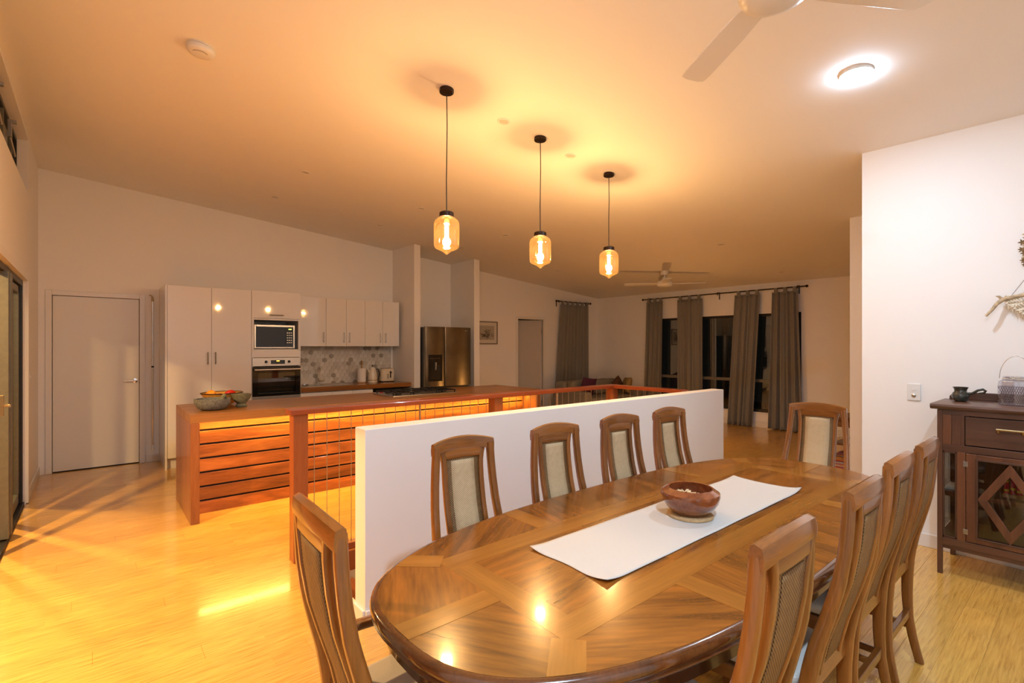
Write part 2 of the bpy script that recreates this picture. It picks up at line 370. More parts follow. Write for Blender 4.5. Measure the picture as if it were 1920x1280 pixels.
fl = struct(MB().box(XL - .1, HX0, YB, YK + .1, -.06, -.012).box(HX1, XF + .1, YB, YK + .1, -.06, -.012).box(HX0, HX1, YB, HY0, -.06, -.012).box(HX0, HX1, HY1, YK + .1, -.06, -.012).build('floor', 'bamboo'),
            'pale yellow strand bamboo plank floor', 'floor')
def sub_rect(r, h):
    x0, x1, y0, y1 = r; a0, a1, b0, b1 = h
    if x1 <= a0 or x0 >= a1 or y1 <= b0 or y0 >= b1: return [r]
    out = []
    if y0 < b0: out.append((x0, x1, y0, b0))
    if y1 > b1: out.append((x0, x1, b1, y1))
    m0, m1 = max(y0, b0), min(y1, b1)
    if x0 < a0: out.append((x0, a0, m0, m1))
    if x1 > a1: out.append((a1, x1, m0, m1))
    return out
planks = []
rw, pl = .137, 1.83; nrow = int((YK - YB) / rw) + 1
for i in range(nrow):
    y0 = YB + i * rw; y1 = min(y0 + rw, YK); x = XL - ((i * .61) % 1.0) * pl
    while x < XF:
        a, b = max(x, XL), min(x + pl, XF)
        if b - a > .03: planks += sub_rect((a, b, y0, y1), (HX0 - .07, HX1 + .07, HY0 - .0, HY1 + .07))
        x += pl
def pdist(r):
    cx, cy = (r[0] + r[1]) / 2, (r[2] + r[3]) / 2
    fwd = .6443 * cx + .7648 * cy; lat = .7648 * cx - .6443 * cy
    vis = fwd > .5 and abs(lat) < 1.08 * fwd + .9
    return (0 if vis else 100) + math.hypot(cx, cy)
planks.sort(key=pdist)
cache = {}
def plank_mb(w, h): g = .0003; return MB().box(-w / 2 + g, w / 2 - g, -h / 2 + g, h / 2 - g, -.012, 0)
rest = MB()
for i, (a, b, c, d) in enumerate(planks):
    if i < 300:
        key = (round(b - a, 3), round(d - c, 3))
        if key not in cache:
            o = plank_mb(b - a, d - c).build('plank', 'bamboo', fl, bev=.0006, seg=1); cache[key] = o; place(o, ((a + b) / 2, (c + d) / 2, -.006), fl)
        else:
            o = cache[key].copy(); col.objects.link(o); place(o, ((a + b) / 2, (c + d) / 2, -.006), fl)
    else: rest.box(a + .0008, b - .0008, c + .0008, d - .0008, -.012, 0)
if rest.v:
    o = rest.build('far_planks', 'bamboo', fl); o['kind'] = 'stuff'
box('nosing', 'bamboo', HX0 - .068, HX0, HY0, HY1 + .068, -.03, .001, fl, .002)
box('nosing', 'bamboo', HX0, HX1 + .068, HY1, HY1 + .068, -.03, .001, fl, .002)
box('nosing', 'bamboo', HX1, HX1 + .068, HY0, HY1, -.03, .001, fl, .002)

mb = MB()
mb.grid(lambda u, v: (XL - .12 + u * (XF - XL + .24), YB - .12 + v * (YK - YB + .24), ceilz(XL - .12 + u * (XF - XL + .24), YB - .12 + v * (YK - YB + .24))), 12, 24)
mb.grid(lambda u, v: (XL - .12 + u * (XF - XL + .24), YB - .12 + v * (YK - YB + .24), .12 + ceilz(XL - .12 + u * (XF - XL + .24), YB - .12 + v * (YK - YB + .24))), 12, 24)
struct(mb.build('ceiling', 'ceiling_paint', smooth=30), 'white sloping plasterboard ceiling', 'ceiling')

T = .12
SY0, SY1, SZ = 1.2, 6.42, 2.06      # sliding door opening in the left wall
CY0, CY1, CZ0, CZ1 = 3.2, 6.61, 2.915, 3.42  # clerestory
mb = MB().box(XL - T, XL, YB - T, SY0, -.05, TOP).box(XL - T, XL, CY1, YK + T, -.05, TOP).box(XL - T, XL, SY0, CY1, SZ, CZ0).box(XL - T, XL, SY0, CY0, CZ0, CZ1).box(XL - T, XL, SY0, CY1, CZ1, TOP).box(XL - T, XL, SY1, CY1, -.05, SZ)
struct(mb.build('wall_left', 'wall_paint'), 'white painted wall with sliding doors and high window', 'wall')
D1 = (-.366, .439, 2.045); D2 = (6.675, 7.385, 2.03)
mb = MB().box(XL - T, D1[0], YK, YK + T, -.05, TOP).box(D1[1], D2[0], YK, YK + T, -.05, TOP).box(D2[1], XF + T, YK, YK + T, -.05, TOP).box(D1[0], D1[1], YK, YK + T, D1[2], TOP).box(D2[0], D2[1], YK, YK + T, D2[2], TOP)
struct(mb.build('wall_kitchen', 'wall_paint'), 'long white kitchen wall', 'wall')
FY0, FY1, FZ0, FZ1 = 3.28, 6.12, .275, 2.045
mb = MB().box(XF, XF + T, .8, FY0, -.05, TOP).box(XF, XF + T, FY1, YK + T, -.05, TOP).box(XF, XF + T, FY0, FY1, -.05, FZ0).box(XF, XF + T, FY0, FY1, FZ1, TOP)
struct(mb.build('wall_far', 'wall_paint'), 'far living room wall with curtained window', 'wall')
struct(box('wall_dining', 'wall_paint', XD, XD + .1, YB, 1.215, -.05, TOP), 'bright white wall behind the dark sideboard', 'wall')
struct(box('wall_jog', 'wall_paint', 6.21, 6.32, .3, 1.74, -.05, TOP), 'narrow cream wall end beyond the white dining wall', 'wall')
struct(box('wall_corridor', 'wall_paint', XD + .1, 6.21, .0, .12, -.05, TOP), 'hidden corridor wall', 'wall')
struct(box('wall_living', 'wall_paint', 6.32, XF + T, .8, .92, -.05, TOP), 'hidden living room side wall', 'wall')
struct(box('wall_behind', 'wall_paint', XL - T, XD + .1, YB - T, YB, -.05, TOP), 'white wall behind the viewer', 'wall')
struct(box('wall_fridge_left', 'wall_paint', 3.875, 3.985, 7.0, YK, 0, TOP - .2), 'nib wall between kitchen bench and fridge', 'wall')
struct(box('wall_fridge_right', 'wall_paint', 5.04, 5.155, 7.0, YK, 0, TOP - .3), 'nib wall right of the fridge', 'wall')
struct(MB().box(1.085, 4.91, 2.48, HY0, -.05, 1.016).build('wall_half', 'wall_paint', bev=.004), 'low white half wall behind the dining chairs', 'wall')
mb = MB().box(HX0 - .1, HX1 + .1, HY1, HY1 + .1, -2.7, -.06).box(HX0 - .1, HX1 + .1, 2.5, HY0 - .001, -2.7, -.05).box(HX0 - .1, HX0, HY0, HY1, -2.7, -.06).box(HX1, HX1 + .1, HY0, HY1, -2.7, -.06).box(HX0 - .1, HX1 + .1, 2.5, HY1 + .1, -2.8, -2.7)
struct(mb.build('wall_stairwell', 'wall_paint'), 'white lining of the stairwell below floor level', 'wall')
# skirtings
for nm, b in (('baseboard_dining', (XD - .014, XD, YB, 1.215, 0, .095)), ('baseboard_left', (XL, XL + .014, 6.48, YK, 0, .095)), ('baseboard_kitchen', (D1[1] + .06, .64, YK - .014, YK, 0, .095)),
              ('baseboard_far', (XF - .014, XF, .92, YK, 0, .11)), ('baseboard_half', (1.085, 4.91, 2.466, 2.48, 0, .07)), ('baseboard_half_end', (1.071, 1.085, 2.48, HY0, 0, .07)),
              ('baseboard_jog', (6.196, 6.21, .3, 1.74, 0, .095)), ('baseboard_hall', (5.155, 6.6, YK - .014, YK, 0, .095))):
    struct(MB().box(*b).build(nm, 'skirting', bev=.003))

# ---- door_1 : flush white door with lever
d1 = struct(empty('door_1', (.036, YK, 0)), 'closed flush white door with chrome lever left of the pantry', 'door')
box('leaf', 'door_paint', D1[0] + .006, D1[1] - .006, YK + .018, YK + .055, .012, D1[2] - .006, d1)
mb = MB()
for a, b, c, d in ((D1[0] - .055, D1[0], 0, D1[2] + .055), (D1[1], D1[1] + .055, 0, D1[2] + .055), (D1[0], D1[1], D1[2], D1[2] + .055)): mb.box(a, b, YK - .016, YK, c, d)
mb.build('architrave', 'trim_paint', d1, bev=.004)
hd = MB().lathe(0, 0, [(.026, 0), (.026, .008), (.010, .010), (.010, .045)], 20).build('handle', 'chrome', d1, smooth=40)
hd.rotation_euler = (R(90), 0, 0); place(hd, (.395, YK - .004, 1.03), d1)
lev = MB().tube([(0, 0, 0), (-.03, 0, 0), (-.12, 0, .002)], [.011, .010, .008], 10).build('lever', 'chrome', d1, smooth=50); place(lev, (.338, YK - .035, 1.03), d1)

# ---- door_2 : ajar door in the hall
d2 = struct(empty('door_2', (7.03, YK, 0)), 'grey shadowed door standing ajar beyond the framed picture', 'door')
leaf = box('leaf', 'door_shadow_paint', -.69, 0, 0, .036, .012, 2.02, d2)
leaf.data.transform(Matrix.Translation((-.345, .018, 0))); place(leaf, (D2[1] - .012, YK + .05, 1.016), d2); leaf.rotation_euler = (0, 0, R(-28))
kn = MB().lathe(0, 0, [(.018, 0), (.010, .02), (.024, .035), (.020, .05)], 16).build('knob', 'bronze', leaf, smooth=50); kn.parent = leaf; kn.location = (-.64, -.03, .04); kn.rotation_euler = (R(90), 0, 0)
mb = MB()
for a, b, c, d in ((D2[0] - .05, D2[0], 0, D2[2] + .05), (D2[1], D2[1] + .06, 0, D2[2] + .05), (D2[0], D2[1], D2[2], D2[2] + .05)): mb.box(a, b, YK - .016, YK + .02, c, d)
mb.build('architrave', 'trim_paint', d2, bev=.003)
for z in (.25, 1.78): MB().tube([(D2[1] - .006, YK + .03, z - .05), (D2[1] - .006, YK + .03, z + .05)], .009, 8).build('hinge', 'steel', d2, smooth=40)

# ---- door_3 : aluminium bifold / sliding doors in the left wall
d3 = struct(empty('door_3', (XL, 5.2, 0)), 'olive grey aluminium folding glass doors in the left wall', 'door')
mb = MB().box(XL - .1, XL - .02, SY1 - .045, SY1, 0, SZ).box(XL - .1, XL - .02, SY0, SY0 + .045, 0, SZ).box(XL - .1, XL - .02, SY0, SY1, SZ - .05, SZ).box(XL - .11, XL - .01, SY0, SY1, -.012, .018)
mb.build('frame', 'aluminium_dark', d3, bev=.003)
mb = MB().box(XL - .001, XL + .018, SY1, SY1 + .062, 0, SZ + .062).box(XL - .001, XL + .018, SY0, SY1, SZ, SZ + .062)
mb.build('architrave', 'trim_paint', d3, bev=.003)
def leafpane(y0, y1, x):
    f = MB().box(x - .02, x + .02, y0, y0 + .06, .03, SZ - .06).box(x - .02, x + .02, y1 - .06, y1, .03, SZ - .06).box(x - .02, x + .02, y0, y1, .03, .12).box(x - .02, x + .02, y0, y1, SZ - .12, SZ - .06).build('leaf', 'aluminium', d3, bev=.003)
    box('pane', 'pane_glass', x - .004, x + .004, y0 + .055, y1 - .055, .11, SZ - .11, f)
    return f
leafpane(5.72, 6.37, XL - .06)
# folded leaf standing proud of the frame
for y, x1 in ((5.30, .004), (5.251, -.008), (5.202, .0), (5.349, -.01), (5.398, .0)): MB().box(XL - .115, XL + x1, y, y + .05, .03, SZ - .05).build('folded_leaf', 'aluminium', d3, bev=.004)
MB().box(XL - .02, XL + .012, 4.80, 4.83, .98, 1.12).tube([(XL + .005, 4.815, 1.05), (XL + .04, 4.815, 1.05), (XL + .045, 4.75, 1.05)], .009, 8).build('latch', 'brass', d3, bev=.002)
MB().box(XL - .1, XL - .06, 4.79, 4.85, .03, SZ - .05).build('folded_leaf', 'aluminium', d3, bev=.004)
box('lock_plate', 'plastic_white', XL - .038, XL - .03, 5.735, 5.765, 1.02, 1.08, d3)

# ---- window_1 : clerestory louvre with winders
w1 = struct(empty('window_1', (XL, 5, CZ0)), 'high narrow clerestory window in the left wall', 'window')
MB().box(XL - .115, XL - .075, CY0, CY1, CZ0, CZ0 + .035).box(XL - .115, XL - .075, CY0, CY1, CZ1 - .035, CZ1).box(XL - .115, XL - .075, CY1 - .035, CY1, CZ0, CZ1).box(XL - .115, XL - .075, CY0, CY0 + .035, CZ0, CZ1).build('frame', 'aluminium_dark', w1, bev=.003)
for y in (4.35, 5.05, 5.75, 6.3): MB().box(XL - .11, XL - .08, y - .02, y + .02, CZ0, CZ1).build('mullion', 'aluminium', w1, bev=.003)
box('pane', 'pane_glass', XL - .1, XL - .094, CY0 + .03, CY1 - .03, CZ0 + .03, CZ1 - .03, w1)
for y in (5.15, 5.95):
    MB().box(XL - .075, XL - .05, y - .015, y + .015, CZ1 - .19, CZ1 - .07).box(XL - .075, XL - .02, y - .02, y + .02, CZ1 - .075, CZ1 - .05).tube([(XL - .06, y, CZ1 - .2), (XL - .04, y, CZ1 - .3), (XL - .03, y - .02, CZ1 - .36)], .008, 8).build('window_stay', 'steel', w1, bev=.002)
MB().box(XL - .075, XL + .004, CY1 - .004, CY1 + .004, CZ0, CZ1).box(XL - .075, XL + .004, CY0, CY1, CZ1 - .004, CZ1 + .004).build('reveal', 'trim_paint', w1)

# ---- window_2 : far window
w2 = struct(empty('window_2', (XF, 4.7, FZ0)), 'dark three-bay living room window with low transom', 'window')
mb = MB()
for a, b, c, d in ((FY0, FY1, FZ0, FZ0 + .05), (FY0, FY1, FZ1 - .045, FZ1), (FY0, FY0 + .045, FZ0, FZ1), (FY1 - .045, FY1, FZ0, FZ1)): mb.box(XF + .03, XF + .09, a, b, c, d)
mb.build('frame', 'aluminium_dark', w2, bev=.003)
box('transom', 'mullion_grey', XF + .025, XF + .085, FY0, FY1, .81, .865, w2, .003)
for y in (4.22, 5.16): box('mullion', 'aluminium_dark', XF + .03, XF + .09, y - .04, y + .04, FZ0, FZ1, w2, .003)
box('sash_bar', 'mullion_grey', XF + .04, XF + .07, 4.86, 4.885, .86, FZ1 - .03, w2)
for a, b in ((FY0 + .04, 4.18), (4.26, 5.12), (5.20, FY1 - .04)):
    for c, d in ((FZ0 + .045, .81), (.865, FZ1 - .04)): box('pane', 'pane_glass', XF + .055, XF + .061, a, b, c, d, w2)
struct(MB().box(XF - .02, XF + .03, FY0 - .03, FY1 + .03, FZ0 - .03, FZ0).build('trim_1', 'trim_paint', bev=.003))

# night garden outside the far window
tag(box('patio', 'night_ground', XF + .3, XF + 7, -1, 10, -.4, -.3), 'dark patio ground outside the living room window', 'patio')
rs = random.Random(3)
for i, (x, y, h, lab) in enumerate(((10.3, 3.9, .75, 'low leafy shrub outside the right bay of the window'), (10.5, 4.9, .65, 'low leafy shrub outside the middle bay of the window'), (10.6, 6.2, .6, 'low leafy shrub outside the left bay of the window'))):
    e = empty('garden_shrub', (x, y, -.3), lab, 'shrub', 'night garden shrubs')
    MB().tube([(x, y, -.3), (x, y + .02, .1)], .02, 6).build('stem', 'driftwood', e)
    m_ = MB()
    for k in range(90):
        c = Vector((x + rs.gauss(0, .22), y + rs.gauss(0, .26), -.1 + abs(rs.gauss(0, .35)) * h)); d_ = Vector((rs.uniform(-1, 1), rs.uniform(-1, 1), rs.uniform(-.3, 1))).normalized(); s_ = d_.orthogonal().normalized() * .022
        m_.add([c, c + d_ * .05 + s_, c + d_ * .13, c + d_ * .05 - s_], [(0, 1, 2, 3)])
    m_.build('foliage', 'leaf', e)['kind'] = 'stuff'
for y in (4.55, 5.85): tag(MB().box(11.6, 11.7, y - .06, y + .06, -.299, 2.6).box(11.58, 11.72, y - .08, y + .08, -.299, -.22).build('patio_post', 'mullion_grey', bev=.005), 'grey patio post dimly seen through the %s window bay' % ('middle' if y < 5 else 'left'), 'post', 'patio posts')

# lit timber deck outside the folding doors
tag(box('deck', 'tread_wood', XL - 4.2, XL - T - .002, -1.5, 9.5, -.12, -.02), 'dark timber deck outside the folding glass doors', 'deck')
tag(box('deck_soffit', 'trim_paint', XL - 3.2, XL - T - .002, -1.5, 9.5, 2.56, 2.66), 'white soffit of the verandah roof over the deck', 'soffit')
for x, y, lab in ((-1.36, 7.13, 'warm soffit lamp over the deck, toward the kitchen end'), (-1.45, 3.45, 'warm soffit lamp over the deck, toward the dining end')):
    e = empty('soffit_lamp', (x, y, 2.56), lab, 'soffit lamp', 'verandah soffit lamps')
    MB().lathe(x, y, [(.09, 2.565), (.09, 2.54), (.075, 2.535), (.075, 2.56)], 24, caps=False).build('ring', 'iron', e, smooth=40)
    MB().lathe(x, y, [(.07, 2.556), (.07, 2.546), (.02, 2.542)], 24).build('lens', 'globe_glow', e, smooth=40)
    light('soffit_light', 'AREA', (x, y, 2.53), P_DECK, C_DECK, e, shape='DISK', size=.12)

# ------------------------------------------------------------------ kitchen cabinetry
YC = 7.08
def bar_handle(parent, x, y, z0, z1, horiz=False):
    m_ = MB(); a, b = ((x, y - .03, z0), (x, y - .03, z1)) if not horiz else ((z0, y - .03, x), (z1, y - .03, x))
    m_.tube([a, b], .006, 8)
    for t in (.08, .92):
        p = Vector(a).lerp(Vector(b), t); m_.tube([p, p + Vector((0, .03, 0))], .0045, 8)
    return m_.build('handle', 'brushed_steel', parent, smooth=40)
def door(parent, x0, x1, y, z0, z1, name='door', g=.0018): return box(name, 'gloss_white', x0 + g, x1 - g, y, y + .018, z0 + g, z1 - g, parent, .0015)

pan = empty('pantry_cabinet', (1.1, 7.4, 0), 'tall gloss white double-door pantry cabinet right of the white door', 'cabinet')
box('body', 'matt_white', .662, 1.562, YC + .02, YK - .002, .13, 2.178, pan)
box('side_panel', 'gloss_white', .640, .660, YC - .012, YK - .002, .0, 2.186, pan, .0015)
box('kickboard', 'matt_white', .662, 1.562, YC + .06, YC + .075, .0, .13, pan)
d = door(pan, .662, 1.113, YC, .13, 2.18); bar_handle(d, 1.072, YC, 1.235, 1.385)
d = door(pan, 1.113, 1.562, YC, .13, 2.18); bar_handle(d, 1.154, YC, 1.235, 1.385)

tow = empty('oven_tower', (1.86, 7.4, 0), 'gloss white tower cabinet housing the microwave and oven', 'cabinet')
X0, X1 = 1.564, 2.172
mb = MB().box(X0, X0 + .018, YC + .001, YK - .002, 0, 2.18).box(X1 - .018, X1, YC + .001, YK - .002, 0, 2.18).box(X0, X1, YC + .02, YK - .002, 2.16, 2.178).box(X0, X1, YC + .02, YK - .002, 1.805, 1.823).box(X0, X1, YC + .02, YK - .002, 1.40, 1.418).box(X0, X1, YC + .02, YK - .002, 1.31, 1.33).box(X0, X1, YK - .02, YK - .002, .1, 2.16).box(X0 + .018, X1 - .018, YC + .02, YC + .05, .1, .60)
mb.build('carcass', 'matt_white', tow)
d = door(tow, X0, X1, YC, 1.825, 2.183); bar_handle(d, 1.87, YC, 1.775, 1.945, True)
mb = MB().box(X0 + .001, X0 + .026, YC, YC + .018, 1.40, 1.823).box(X1 - .03, X1 - .001, YC, YC + .018, 1.40, 1.823).box(X0 + .026, X1 - .03, YC, YC + .018, 1.803, 1.823).box(X0 + .001, X1 - .001, YC, YC + .018, 1.312, 1.408)
mb.build('niche_surround', 'gloss_white', tow)
door(tow, X0, X1, YC, .13, .74, 'drawer_front')

mw = empty('microwave', (1.85, 7.3, 1.42), 'stainless microwave with black glass door in the tower niche', 'microwave')
box('case', 'brushed_steel', 1.600, 2.105, YC + .06, YK - .15, 1.428, 1.742, mw, .006)
MB().box(1.600, 1.622, YC + .03, YC + .06, 1.428, 1.742).box(2.083, 2.105, YC + .03, YC + .06, 1.428, 1.742).box(1.622, 2.083, YC + .03, YC + .06, 1.715, 1.742).box(1.622, 2.083, YC + .03, YC + .06, 1.428, 1.448).build('door_frame', 'steel', mw, bev=.003)
box('window', 'black_glass', 1.622, 1.985, YC + .036, YC + .06, 1.448, 1.715, mw)
cp = box('control_panel', 'black_glass', 1.987, 2.083, YC + .036, YC + .06, 1.448, 1.715, mw)
box('display', 'display', 2.025, 2.062, YC + .033, YC + .036, 1.682, 1.694, cp)
for i in range(5):
    for j in range(3): box('button', 'brushed_steel', 2.003 + j * .025, 2.019 + j * .025, YC + .033, YC + .036, 1.50 + i * .033, 1.512 + i * .033, cp)
ov = empty('oven', (1.86, 7.3, .76), 'stainless built-in oven below the microwave', 'oven')
box('body', 'black_plastic', X0 + .022, X1 - .022, YC + .03, YK - .1, .745, 1.30, ov)
cpn = box('control_panel', 'steel', X0 + .004, X1 - .004, YC - .012, YC + .03, 1.195, 1.306, ov, .003)
for x in (1.732, 2.018):
    k = MB().lathe(0, 0, [(.017, 0), (.017, .014), (.013, .02)], 18).box(-.004, .004, -.016, .016, .014, .028).build('knob', 'black_plastic', cpn, smooth=40); k.rotation_euler = (R(90), 0, 0); place(k, (x, YC - .024, 1.252), cpn)
dd = box('clock', 'black_glass', 1.79, 1.965, YC - .014, YC - .012, 1.222, 1.274, cpn)
box('digits', 'display_orange', 1.86, 1.897, YC - .0155, YC - .014, 1.257, 1.268, dd)
dr = MB().box(X0 + .004, X0 + .07, YC - .012, YC + .03, .80, 1.188).box(X1 - .07, X1 - .004, YC - .012, YC + .03, .80, 1.188).box(X0 + .07, X1 - .07, YC - .012, YC + .03, 1.11, 1.188).box(X0 + .07, X1 - .07, YC - .012, YC + .03, .80, .84).build('door', 'black_glass', ov, bev=.003)
box('glass', 'case_glass', X0 + .07, X1 - .07, YC - .004, YC + .002, .84, 1.11, dr)
MB().tube([(X0 + .02, YC - .052, 1.150), (X1 - .02, YC - .052, 1.150)], .012, 12).tube([(X0 + .05, YC - .052, 1.15), (X0 + .05, YC - .01, 1.15)], .008, 8).tube([(X1 - .05, YC - .052, 1.15), (X1 - .05, YC - .01, 1.15)], .008, 8).build('handle', 'steel', dr, smooth=40)
box('lower_trim', 'steel', X0 + .004, X1 - .004, YC - .014, YC + .03, .755, .798, ov, .003)
for z in (.88, .90): MB().tube([(X0 + .09, YC + .012, z), (X1 - .09, YC + .012, z)], .004, 6).build('rack', 'chrome', ov, smooth=40)

# wall cabinets
YW = 7.40; ZW0, ZW1 = 1.457, 2.175
for nm, xs, lab in (('wall_cabinet', (2.178, 2.634), 'single-door gloss white wall cabinet beside the oven tower'), ('wall_cabinet', (2.634, 2.940, 3.238), 'two-door gloss white wall cabinet above the sink and paper towel'), ('wall_cabinet', (3.238, 3.532, 3.822), 'two-door gloss white wall cabinet at the fridge end, above kettle')):
    c = empty(nm, ((xs[0] + xs[-1]) / 2, 7.57, ZW0), lab, 'cabinet', 'kitchen wall cabinets')
    box('body', 'matt_white', xs[0] + .001, xs[-1] - .001, YW + .019, YK - .002, ZW0 + .002, ZW1 - .002, c)
    for i in range(len(xs) - 1):
        d = door(c, xs[i], xs[i + 1], YW, ZW0, ZW1)
        hx = xs[i + 1] - .042 if (i == 0) else xs[i] + .045
        bar_handle(d, hx, YW, 1.515, 1.668)
# splashback with hex tiles
sp = struct(box('wall_splashback', 'grout', 2.172, 3.84, YK - .008, YK - .001, .885, 1.46), 'hexagonal stone tile splashback over the kitchen bench', 'splashback')
hr = .040; hw = hr * math.sqrt(3); rs = random.Random(11); hexes = {}
def hexpoly(cx, cz, r): return [(cx + r * math.sin(math.pi / 3 * k), cz + r * math.cos(math.pi / 3 * k)) for k in range(6)]
def clipbox(poly, x0, x1, z0, z1):
    for ax, lim, sg in ((0, x0, 1), (0, x1, -1), (1, z0, 1), (1, z1, -1)):
        out = []
        for i in range(len(poly)):
            p, q = poly[i - 1], poly[i]; a, b = sg * (p[ax] - lim), sg * (q[ax] - lim)
            if a * b < 0: t = a / (a - b); out.append((p[0] + t * (q[0] - p[0]), p[1] + t * (q[1] - p[1])))
            if b >= 0: out.append(q)
        poly = out
        if len(poly) < 3: return None
    return poly
row = 0; z = .885
while z < 1.50:
    x = 2.172 + (hw / 2 if row % 2 else 0)
    while x < 3.88:
        full = 2.172 < x - hw / 2 and x + hw / 2 < 3.835 and z - hr > .887 and z + hr < 1.458
        t = rs.random(); m_ = 'tile_dark' if t < .10 else 'tile_mid' if t < .30 else 'tile_white' if t < .6 else 'tile_pale'
        if full:
            if m_ not in hexes: hexes[m_] = MB().prism(hexpoly(0, 0, hr - .0018), 'y', 0, .006).build('hex_tile', m_, sp, bev=.001, seg=1); o = hexes[m_]
            else: o = hexes[m_].copy(); col.objects.link(o)
            place(o, (x, YK - .009, z), sp)
        else:
            p = clipbox(hexpoly(x, z, hr - .0018), 2.173, 3.838, .887, 1.458)
            if p: MB().prism(p, 'y', YK - .012, YK - .006).build('hex_tile', m_, sp)
        x += hw
    z += hr * 1.5; row += 1

# bench
bn = empty('sink_bench_cabinet', (3.0, 7.4, 0), 'white base cabinets under the timber sink bench', 'cabinet')
box('body', 'matt_white', 2.178, 3.235, YC + .045, YK - .01, .12, .818, bn)
box('kickboard', 'matt_white', 2.178, 3.235, YC + .09, YC + .1, 0, .12, bn)
for a, b in ((2.178, 2.614), (2.614, 2.914), (2.914, 3.232)):
    d = door(bn, a, b, YC + .022, .13, .808)
    bar_handle(d, b - .04 if a < 2.9 else a + .04, YC + .022, .62, .765)
dw = empty('dishwasher', (3.53, 7.4, 0), 'stainless dishwasher front at the bench end', 'dishwasher')
box('body', 'black_plastic', 3.245, 3.825, YC + .05, YK - .02, .1, .815, dw); box('door', 'steel', 3.243, 3.828, YC + .02, YC + .05, .1, .73, dw, .003)
cpn = box('control_strip', 'black_glass', 3.243, 3.828, YC + .018, YC + .05, .735, .812, dw, .003)
for x in (3.36, 3.40, 3.62, 3.66): box('button', 'display_orange', x, x + .01, YC + .015, YC + .018, .77, .778, cpn)
tag(MB().box(2.175, 3.872, YC, YK - .012, .820, .885).build('bench_worktop', 'bench_wood', bev=.004), 'timber worktop of the sink bench along the tiled wall', 'worktop')
sk = empty('kitchen_sink', (2.55, 7.4, .885), 'inset stainless steel sink with drainer in the bench', 'sink')
MB().box(2.22, 2.95, 7.17, 7.19, .8855, .892).box(2.22, 2.95, 7.62, 7.64, .8855, .892).box(2.22, 2.24, 7.19, 7.62, .8855, .892).box(2.93, 2.95, 7.19, 7.62, .8855, .892).build('rim', 'steel', sk, bev=.002)
box('basin', 'brushed_steel', 2.24, 2.58, 7.19, 7.62, .8855, .8875, sk); box('drainer', 'steel', 2.58, 2.93, 7.19, 7.62, .8855, .890, sk)
MB().lathe(2.41, 7.4, [(.035, .8875), (.035, .890), (.02, .891)], 16).build('drain', 'chrome', sk, smooth=40)
tag(MB().lathe(2.30, 7.3, [(.04, .8925), (.05, .90), (.052, .92), (.05, .92), (.046, .90), (0.001, .897)], 20).build('glass_dish', 'jar_glass', smooth=40), 'small clear glass dish on the sink edge', 'dish')
tp = empty('kitchen_tap', (2.605, 7.6, .885), 'chrome mixer tap standing at the kitchen sink', 'tap')
MB().lathe(2.605, 7.66, [(.026, .8855), (.026, .897), (.018, .90), (.018, .96)], 18).build('base', 'chrome', tp, smooth=40)
MB().tube([(2.605, 7.66, .95), (2.605, 7.66, 1.09), (2.603, 7.64, 1.125), (2.60, 7.60, 1.14), (2.597, 7.56, 1.125), (2.596, 7.545, 1.08)], .011, 12).build('spout', 'chrome', tp, smooth=60)
MB().tube([(2.605, 7.66, .945), (2.66, 7.66, .945), (2.70, 7.66, .95)], .013, 10).tube([(2.69, 7.66, .95), (2.70, 7.66, 1.0)], .005, 8).build('lever', 'chrome', tp, smooth=50)
pt = empty('paper_towel', (3.225, 7.5, .885), 'white paper towel roll on a timber holder', 'paper towel')
MB().lathe(3.225, 7.5, [(.072, .8855), (.072, .900), (.01, .901)], 24).build('base', 'stick_wood', pt, smooth=40)
MB().lathe(3.225, 7.5, [(.018, .902), (.066, .902), (.066, 1.112), (.018, 1.112)], 28, caps=False).build('roll', 'paper', pt, smooth=40)
MB().lathe(3.225, 7.5, [(.010, .90), (.010, 1.17), (.016, 1.18), (.011, 1.20), (.016, 1.22), (.008, 1.235)], 14).build('rod', 'stick_wood', pt, smooth=40)
kt = empty('kettle', (3.415, 7.5, .885), 'cream retro electric kettle on the bench', 'kettle')
MB().lathe(3.405, 7.5, [(.078, .8855), (.080, .905), (.078, .912)], 28).build('base', 'enamel_cream', kt, smooth=40)
MB().lathe(3.405, 7.5, [(.076, .912), (.078, .92), (.074, .98), (.060, 1.06), (.046, 1.105), (.030, 1.125), (.008, 1.13)], 28).build('body', 'enamel_cream', kt, smooth=40)
MB().lathe(3.405, 7.5, [(.0785, .917), (.0785, .923)], 28).build('band', 'bronze', kt, smooth=40)
MB().lathe(3.405, 7.5, [(.006, 1.128), (.006, 1.14), (.015, 1.148), (.012, 1.158), (.002, 1.16)], 14).build('lid_knob', 'black_plastic', kt, smooth=40)
MB().sweep([(3.45, 7.49, 1.09), (3.485, 7.48, 1.095), (3.508, 7.475, 1.06), (3.512, 7.475, 1.0), (3.495, 7.48, .94), (3.474, 7.49, .925)], [(.02, .014)] * 6, (0, 1, 0)).build('handle', 'black_plastic', kt, smooth=50)
MB().tube([(3.345, 7.49, 1.05), (3.32, 7.48, 1.08), (3.308, 7.475, 1.10)], [.02, .014, .010], 10).build('spout', 'enamel_cream', kt, smooth=50)
ts = empty('toaster', (3.645, 7.5, .885), 'cream retro toaster next to the kettle', 'toaster')
MB().sweep([(3.645, 7.5, .90), (3.645, 7.5, .92), (3.645, 7.5, 1.06), (3.645, 7.5, 1.09), (3.645, 7.5, 1.10)], [(.222, .16), (.232, .17), (.222, .165), (.205, .145), (.17, .11)], rnd=.28).build('body', 'enamel_cream', ts, smooth=45)
MB().sweep([(3.645, 7.5, .8855), (3.645, 7.5, .90)], [(.232, .17)] * 2, rnd=.28).build('base', 'bronze', ts, smooth=45)
